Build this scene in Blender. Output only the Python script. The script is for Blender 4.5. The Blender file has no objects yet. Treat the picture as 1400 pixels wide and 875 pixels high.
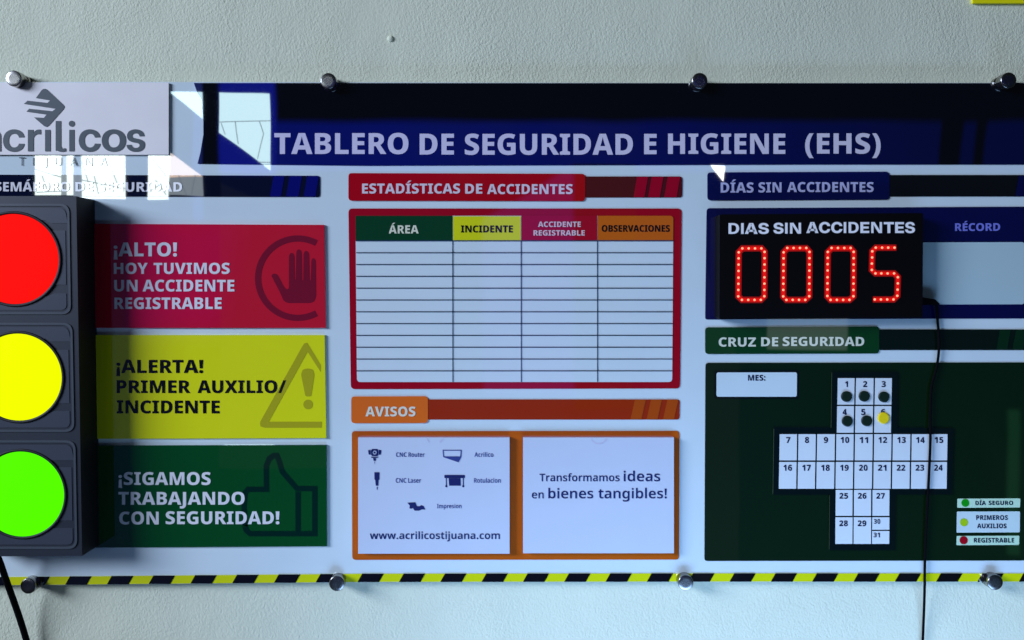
import bpy, bmesh, math, random
from mathutils import Vector
from mathutils.geometry import tessellate_polygon
random.seed(7)
C = bpy.context.scene.collection
SC = bpy.context.scene

# ------------------------------------------------------------------ camera
F = 1212.0                       # focal length in photo pixels (photo 1400 x 875)
DIST = 1.467                     # camera to wall
CAMZ = 1.55
PITCH = math.radians(2.0)        # looking slightly down
FWD = Vector((0, math.cos(PITCH), -math.sin(PITCH)))
UP = Vector((0, math.sin(PITCH), math.cos(PITCH)))
cam = bpy.data.cameras.new("camera"); cam.sensor_width = 36.0; cam.sensor_fit = 'HORIZONTAL'
cam.lens = 36.0 * F / 1400.0; cam.clip_start = 0.05; cam.clip_end = 200
co = bpy.data.objects.new("camera", cam); C.objects.link(co)
co.location = (0, -DIST, CAMZ); co.rotation_euler = (math.radians(90) - PITCH, 0, 0)
SC.camera = co

def ray(px, py):
    return FWD + Vector((1, 0, 0)) * ((px - 700.0) / F) + UP * ((437.5 - py) / F)
def at(px, py, depth):           # point at that depth in front of the wall (metres)
    r = ray(px, py); t = (DIST - depth) / r.y
    return Vector((r.x * t, -depth, CAMZ + r.z * t))

SC.view_settings.view_transform = 'Standard'; SC.view_settings.look = 'None'
SC.view_settings.exposure = 0.0; SC.view_settings.gamma = 1.0
SC.view_settings.use_curve_mapping = False

# ------------------------------------------------------------------ world: dim surroundings with bright window openings behind the photographer
W = bpy.data.worlds.new("World"); SC.world = W; W.use_nodes = True
nt = W.node_tree; nt.nodes.clear()
def N(t, **k):
    n = nt.nodes.new(t)
    for a, b in k.items(): setattr(n, a, b)
    return n
def M(op, a, b=None, c=None):
    n = N('ShaderNodeMath', operation=op)
    for i, v in enumerate((a, b, c)):
        if v is None: continue
        if hasattr(v, 'is_linked'): nt.links.new(v, n.inputs[i])
        else: n.inputs[i].default_value = v
    return n.outputs[0]
tc = N('ShaderNodeTexCoord'); sx = N('ShaderNodeSeparateXYZ')
nt.links.new(tc.outputs['Generated'], sx.inputs[0])
dx, dy, dz = sx.outputs
ny = M('MAXIMUM', M('MULTIPLY', dy, -1.0), 0.001)
U = M('DIVIDE', dx, ny); V = M('DIVIDE', dz, ny)
BEHIND = M('GREATER_THAN', M('MULTIPLY', dy, -1.0), 0.02)
def uv(px, py):                  # direction in which the board mirrors the surroundings
    r = ray(px, py); return (r.x / r.y, r.z / r.y)
def half(a, b, soft=0.0):        # 1 on the right-hand side of the line a->b (clockwise polygons, px space)
    (ua, va), (ub, vb) = uv(*a), uv(*b)
    nx, nv = (vb - va), -(ub - ua); l = math.hypot(nx, nv); nx /= l; nv /= l
    d = M('ADD', M('MULTIPLY', U, nx), M('MULTIPLY_ADD', V, nv, -(ua * nx + va * nv)))
    if soft: 
        n = N('ShaderNodeMapRange', interpolation_type='SMOOTHSTEP'); nt.links.new(d, n.inputs[0])
        n.inputs[1].default_value = -soft; n.inputs[2].default_value = soft
        return n.outputs[0]
    return M('GREATER_THAN', d, 0.0)
def poly_mask(pts, soft=0.0):
    m = BEHIND
    for i in range(len(pts)):
        m = M('MULTIPLY', m, half(pts[i], pts[(i + 1) % len(pts)], soft))
    return m
def wire(a, b, w):               # thin dark strip along a segment
    (ax, ay), (bx, by) = a, b; l = math.hypot(bx - ax, by - ay)
    ox, oy = -(by - ay) / l * w, (bx - ax) / l * w
    return poly_mask([(ax - ox, ay - oy), (bx - ox, by - oy), (bx + ox, by + oy), (ax + ox, ay + oy)], 0.0003)
def rgb(c): 
    n = N('ShaderNodeRGB'); n.outputs[0].default_value = (*c, 1); return n.outputs[0]
def mixc(fac, a, b):
    n = N('ShaderNodeMix', data_type='RGBA'); 
    nt.links.new(fac, n.inputs[0]) if hasattr(fac, 'is_linked') else setattr(n.inputs[0], 'default_value', fac)
    nt.links.new(a, n.inputs[6]); nt.links.new(b, n.inputs[7]); return n.outputs[2]

AMB = rgb((0.010, 0.013, 0.016))
DARK = rgb((0.006, 0.008, 0.012))
BLUE = rgb((0.006, 0.012, 0.048))
BAND = rgb((0.008, 0.022, 0.56))
col = AMB
# the field mirrored in the board: dark soffit above, bluish yard below, darker to the right
field = poly_mask([(-160, 60), (1560, 60), (1560, 840), (-160, 840)], 0.03)
low = half((0, 166), (1400, 166), 0.006)
rightfade = half((1150, 900), (850, 0), 0.35)
lowcol = mixc(rightfade, BLUE, rgb((0.004, 0.010, 0.020)))
lowcol = mixc(M('MULTIPLY', poly_mask([(276, 150), (1500, 150), (1500, 234), (276, 234)], 0.004), M('SUBTRACT', 1.0, M('MULTIPLY', rightfade, 0.75))), lowcol, BAND)
lowcol = mixc(poly_mask([(785, 226), (868, 226), (868, 560), (785, 560)], 0.003), lowcol, rgb((0.012, 0.02, 0.03)))
lowcol = mixc(poly_mask([(660, 300), (785, 226), (785, 540), (660, 540)], 0.004), lowcol, rgb((0.06, 0.035, 0.24)))
lowcol = mixc(poly_mask([(276, 120), (300, 120), (300, 272), (276, 272)], 0.002), lowcol, DARK)
lowcol = mixc(poly_mask([(1049, 432), (1160, 432), (1158, 478), (1049, 478)], 0.002), lowcol, rgb((0.22, 0.27, 0.27)))
lowcol = mixc(poly_mask([(1376, 560), (1392, 560), (1396, 760), (1378, 760)], 0.004), lowcol, rgb((0.02, 0.10, 0.06)))
lowcol = mixc(poly_mask([(185, 300), (335, 300), (300, 452), (185, 452)], 0.022), lowcol, rgb((0.04, 0.012, 0.16)))
for pts in ([(1290, 150), (1322, 150), (1312, 236), (1282, 236)], [(1338, 150), (1352, 150), (1344, 236), (1330, 236)]):
    lowcol = mixc(poly_mask(pts, 0.003), lowcol, DARK)
lowcol = mixc(M('MULTIPLY', poly_mask([(300, 250), (452, 318), (452, 640), (300, 640)], 0.0015), 0.3), lowcol, rgb((0.05, 0.06, 0.08)))
lowcol = mixc(M('MULTIPLY', poly_mask([(930, 262), (1010, 500), (1010, 900), (930, 900)], 0.002), 0.3), lowcol, rgb((0.05, 0.06, 0.07)))
wn = N('ShaderNodeTexNoise'); wn.inputs['Scale'].default_value = 5.0; wn.inputs['Detail'].default_value = 3.0; nt.links.new(tc.outputs['Generated'], wn.inputs['Vector'])
lowcol = mixc(M('MULTIPLY', M('MAXIMUM', M('SUBTRACT', wn.outputs['Fac'], 0.52), 0.0), 0.7), lowcol, rgb((0.09, 0.10, 0.13)))
fieldcol = mixc(low, DARK, lowcol)
fieldcol = mixc(poly_mask([(262, 110), (276, 110), (276, 300), (262, 300)], 0.002), fieldcol, rgb((0.05, 0.08, 0.5)))
fieldcol = mixc(poly_mask([(300, 110), (376, 110), (378, 238), (300, 238)], 0.004), fieldcol, rgb((0.02, 0.035, 0.95)))
col = mixc(field, col, fieldcol)
SKY = rgb((3.5, 5.0, 5.6)); SKYW = rgb((6.0, 6.9, 6.7)); 
sky = [([(230, 125), (276, 125), (276, 161)], SKY),
       ([(300, 125), (368, 127), (371, 233), (300, 181)], SKY),
       ([(48, 205), (84, 205), (84, 268), (48, 268)], SKYW),
       ([(91, 205), (100, 205), (100, 268), (91, 268)], SKYW),
       ([(111, 205), (172, 205), (172, 273), (111, 273)], SKYW),
       ([(204, 205), (233, 209), (233, 274), (204, 274)], SKYW),
       ([(233, 209), (277, 243), (277, 243.5), (233, 243.5)], rgb((3.8, 2.9, 2.4))),
       ([(233, 243.5), (277, 243.5), (277, 268), (233, 268)], rgb((1.05, 1.25, 1.4))),
       ([(971, 225), (990, 226), (988, 248)], rgb((12, 12, 12)))]
for pts, c in sky:
    col = mixc(poly_mask(pts, 0.0006), col, c)
for pts in ([(-20, 62), (52, 62), (52, 111), (-20, 111)], [(412, 62), (486, 62), (486, 111), (412, 111)]):
    col = mixc(poly_mask(pts, 0.0006), col, rgb((2.6, 2.6, 2.2)))  # unseen bright patches added so the two upper left bolt caps reflect light
gaps = [([(84, 212), (91, 212), (91, 268), (84, 268)], (1.5, 1.8, 1.95)), ([(100, 228), (111, 228), (111, 272), (100, 272)], (1.3, 1.6, 2.0))]
for pts, c in gaps: col = mixc(poly_mask(pts, 0.0006), col, rgb(c))
WIRE = rgb((0.7, 0.9, 1.1))
for a, b in [((300, 165.5), (370, 164.5)), ((322, 165), (326, 197)), ((354, 165), (360, 183)), ((360, 183), (352, 217)), ((303, 167), (309, 184)),
             ((352, 221), (371, 222)), ((48, 231), (84, 242)), ((111, 246), (172, 258)), ((58, 240), (66, 262)), ((128, 240), (134, 266)),
             ((112, 221), (120, 250)), ((148, 220), (160, 250)), ((208, 215), (228, 240)), ((214, 246), (230, 268)), ((245, 240), (256, 268)), ((268, 240), (262, 266)),
             ((50, 264), (84, 262)), ((206, 262), (222, 252))]:
    col = mixc(wire(a, b, 0.55), col, WIRE)
bg = N('ShaderNodeBackground'); wo = N('ShaderNodeOutputWorld')
nt.links.new(col, bg.inputs[0]); bg.inputs[1].default_value = 1.0; nt.links.new(bg.outputs[0], wo.inputs[0])
W.cycles.sampling_method = 'MANUAL'; W.cycles.sample_map_resolution = 2048

# ------------------------------------------------------------------ lamps
def area(name, loc, target, sx_, sy_, watts, color):
    l = bpy.data.lights.new(name, 'AREA'); l.shape = 'RECTANGLE'; l.size = sx_; l.size_y = sy_
    l.energy = watts; l.color = color
    o = bpy.data.objects.new(name, l); C.objects.link(o); o.location = loc
    d = Vector(target) - Vector(loc); o.rotation_euler = d.to_track_quat('-Z', 'Y').to_euler(); return l
KEY_W, LOW_W = 690.0, 3.1
area("window_light", (-7.0, -4.35, 3.95), (0.0, 0, 1.5), 3.9, 2.2, KEY_W, (0.85, 0.985, 1.34))
low_l = area("floor_bounce_light", (0.42, -0.66, 0.47), (0.42, 0, 0.97), 1.4, 0.45, LOW_W, (0.46, 0.80, 1.50)); low_l.spread = math.radians(80)

# ------------------------------------------------------------------ materials
MATS = {}
def lin(c):
    return tuple((v / 255.0 / 12.92) if v <= 10 else ((v / 255.0 + 0.055) / 1.055) ** 2.4 for v in c)
def material(name, color, rough=0.5, ior=1.45, metal=0.0, wave=0.0, var=0.05, emit=None, estr=0.0, scale=18.0, rvar=0.0):
    if name in MATS: return MATS[name]
    m = bpy.data.materials.new(name); m.use_nodes = True; t = m.node_tree; b = t.nodes['Principled BSDF']
    b.inputs['Roughness'].default_value = rough; b.inputs['IOR'].default_value = ior; b.inputs['Metallic'].default_value = metal
    tcn = t.nodes.new('ShaderNodeTexCoord'); nz = t.nodes.new('ShaderNodeTexNoise'); nz.inputs['Scale'].default_value = scale; nz.inputs['Detail'].default_value = 4
    t.links.new(tcn.outputs['Object'], nz.inputs['Vector'])
    mr = t.nodes.new('ShaderNodeMapRange'); mr.inputs[3].default_value = 1 - var; mr.inputs[4].default_value = 1 + var
    t.links.new(nz.outputs['Fac'], mr.inputs[0])
    mx = t.nodes.new('ShaderNodeVectorMath'); mx.operation = 'SCALE'; mx.inputs[0].default_value = color
    t.links.new(mr.outputs[0], mx.inputs['Scale']); t.links.new(mx.outputs[0], b.inputs['Base Color'])
    if rvar:
        r2 = t.nodes.new('ShaderNodeMapRange'); r2.inputs[3].default_value = max(0.0, rough - rvar); r2.inputs[4].default_value = rough + rvar
        t.links.new(nz.outputs['Fac'], r2.inputs[0]); t.links.new(r2.outputs[0], b.inputs['Roughness'])
    if wave:
        n2 = t.nodes.new('ShaderNodeTexNoise'); n2.inputs['Scale'].default_value = 6.0; n2.inputs['Detail'].default_value = 1
        t.links.new(tcn.outputs['Object'], n2.inputs['Vector'])
        bp = t.nodes.new('ShaderNodeBump'); bp.inputs['Strength'].default_value = 1.0; bp.inputs['Distance'].default_value = wave
        t.links.new(n2.outputs['Fac'], bp.inputs['Height']); t.links.new(bp.outputs[0], b.inputs['Normal'])
    if emit:
        b.inputs['Emission Color'].default_value = (*emit, 1); b.inputs['Emission Strength'].default_value = estr
    MATS[name] = m; return m
LIGHT = (0.50, 0.62, 0.84)       # light level on the board, used only to turn seen colours into surface colours
def gloss(name, srgb, k=1.0):    # printed colour behind clear acrylic
    c = tuple(min(0.9, k * a / l) for a, l in zip(lin(srgb), LIGHT))
    return material(name, c, rough=0.014, ior=2.4, wave=0.00018, var=0.03, rvar=0.004)
def matte(name, srgb, rough=0.55, k=1.0):
    c = tuple(min(0.9, k * a / l) for a, l in zip(lin(srgb), LIGHT))
    return material(name, c, rough=rough, ior=1.4, var=0.06)

# ------------------------------------------------------------------ shape helpers (photo measurements -> real positions on the board)
def new_obj(name, me, mat, parent=None):
    o = bpy.data.objects.new(name, me); C.objects.link(o)
    if mat: me.materials.append(mat)
    if parent:
        o.parent = parent; o.matrix_parent_inverse = parent.matrix_world.inverted()
    return o
def thing(name, loc, label, cat, group=None):
    o = bpy.data.objects.new(name, None); C.objects.link(o); o.location = loc; o.empty_display_size = 0.05
    o.matrix_world.translation = loc
    o['label'] = label; o['category'] = cat
    if group: o['group'] = group
    return o
def tag(o, label, cat, group=None):
    o['label'] = label; o['category'] = cat
    if group: o['group'] = group
    return o
def rnd(pts, r, seg=5):          # polygon with rounded corners
    out = []; n = len(pts)
    for i in range(n):
        p0, p, p1 = Vector(pts[i - 1]), Vector(pts[i]), Vector(pts[(i + 1) % n])
        rr = r[i] if isinstance(r, (list, tuple)) else r
        if rr <= 0: out.append(tuple(p)); continue
        a = (p0 - p).normalized(); b = (p1 - p).normalized()
        A, B = p + a * rr, p + b * rr
        for k in range(seg + 1):
            t = k / seg; out.append(tuple(A * (1 - t) ** 2 + p * 2 * t * (1 - t) + B * t * t))
    return out
def box(x0, y0, x1, y1, r=0): return rnd([(x0, y0), (x1, y0), (x1, y1), (x0, y1)], r)
def circ(cx, cy, r, n=40, ry=None): return [(cx + r * math.cos(2 * math.pi * k / n), cy + (ry or r) * math.sin(2 * math.pi * k / n)) for k in range(n)]
def stroke(pts, w):              # open polyline -> outline of width w (mitred)
    L, R = [], []
    n = len(pts)
    for i, p in enumerate(pts):
        a = Vector(pts[max(i - 1, 0)]); b = Vector(pts[min(i + 1, n - 1)]); p = Vector(p)
        d0 = (p - a).normalized() if i > 0 else (b - p).normalized()
        d1 = (b - p).normalized() if i < n - 1 else d0
        n0 = Vector((-d0.y, d0.x)); n1 = Vector((-d1.y, d1.x)); m = (n0 + n1)
        m = m.normalized() if m.length > 1e-6 else n0
        k = w / 2 / max(0.35, m.dot(n0)); L.append(tuple(p + m * k)); R.append(tuple(p - m * k))
    return L + R[::-1]
def sheet(name, groups, depth, mat, parent=None, thick=0.0, bevel=0.0):
    """groups: list of contour groups (each outer + holes, px); flat front at depth, thickness straight back to the wall side."""
    bm = bmesh.new()
    for cs in groups:
        loops = [[Vector((x, -y, 0)) for x, y in c] for c in cs]
        flat = [v for l in loops for v in l]
        pts = [p for c in cs for p in c]
        fv = [bm.verts.new(at(x, y, depth)) for x, y in pts]
        for tri in tessellate_polygon(loops):
            a, b, c = (flat[i] for i in tri)
            ar = (b.x - a.x) * (c.y - a.y) - (b.y - a.y) * (c.x - a.x)
            if abs(ar) < 1e-9: continue
            t = tri if ar > 0 else tri[::-1]
            try: bm.faces.new([fv[i] for i in t])
            except ValueError: pass
        if thick:
            k = 0
            for l in loops:
                n = len(l); bk = [bm.verts.new(fv[k + i].co + Vector((0, thick, 0))) for i in range(n)]
                area2 = sum(l[i].x * l[(i + 1) % n].y - l[(i + 1) % n].x * l[i].y for i in range(n))
                for i in range(n):
                    j = (i + 1) % n; q = [fv[k + i], bk[i], bk[j], fv[k + j]]
                    bm.faces.new(q if area2 > 0 else q[::-1])
                k += n
    me = bpy.data.meshes.new(name); bm.to_mesh(me); bm.free()
    return new_obj(name, me, mat, parent)
def tube_mesh(name, pts, r, mat, parent=None, seg=10):
    bm = bmesh.new(); rings = []
    for i, p in enumerate(pts):
        d = (pts[min(i + 1, len(pts) - 1)] - pts[max(i - 1, 0)]).normalized()
        u = d.cross(Vector((0, 1, 0))).normalized(); v = d.cross(u)
        rr = r[i] if isinstance(r, list) else r
        rings.append([bm.verts.new(p + (u * math.cos(2 * math.pi * k / seg) + v * math.sin(2 * math.pi * k / seg)) * rr) for k in range(seg)])
    for a, b in zip(rings, rings[1:]):
        for k in range(seg): bm.faces.new((a[k], a[(k + 1) % seg], b[(k + 1) % seg], b[k]))
    bm.faces.new(rings[0][::-1]); bm.faces.new(rings[-1])
    bmesh.ops.recalc_face_normals(bm, faces=bm.faces)
    for f in bm.faces: f.smooth = True
    me = bpy.data.meshes.new(name); bm.to_mesh(me); bm.free(); return new_obj(name, me, mat, parent)
def smooth_path(ctrl, n=8):      # Catmull-Rom through 3-D points
    out = []
    for i in range(len(ctrl) - 1):
        p0, p1, p2, p3 = ctrl[max(i - 1, 0)], ctrl[i], ctrl[i + 1], ctrl[min(i + 2, len(ctrl) - 1)]
        for k in range(n):
            t = k / n
            out.append(0.5 * ((2 * p1) + (p2 - p0) * t + (2 * p0 - 5 * p1 + 4 * p2 - p3) * t * t + (3 * p1 - p0 - 3 * p2 + p3) * t ** 3))
    out.append(ctrl[-1]); return out
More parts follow.
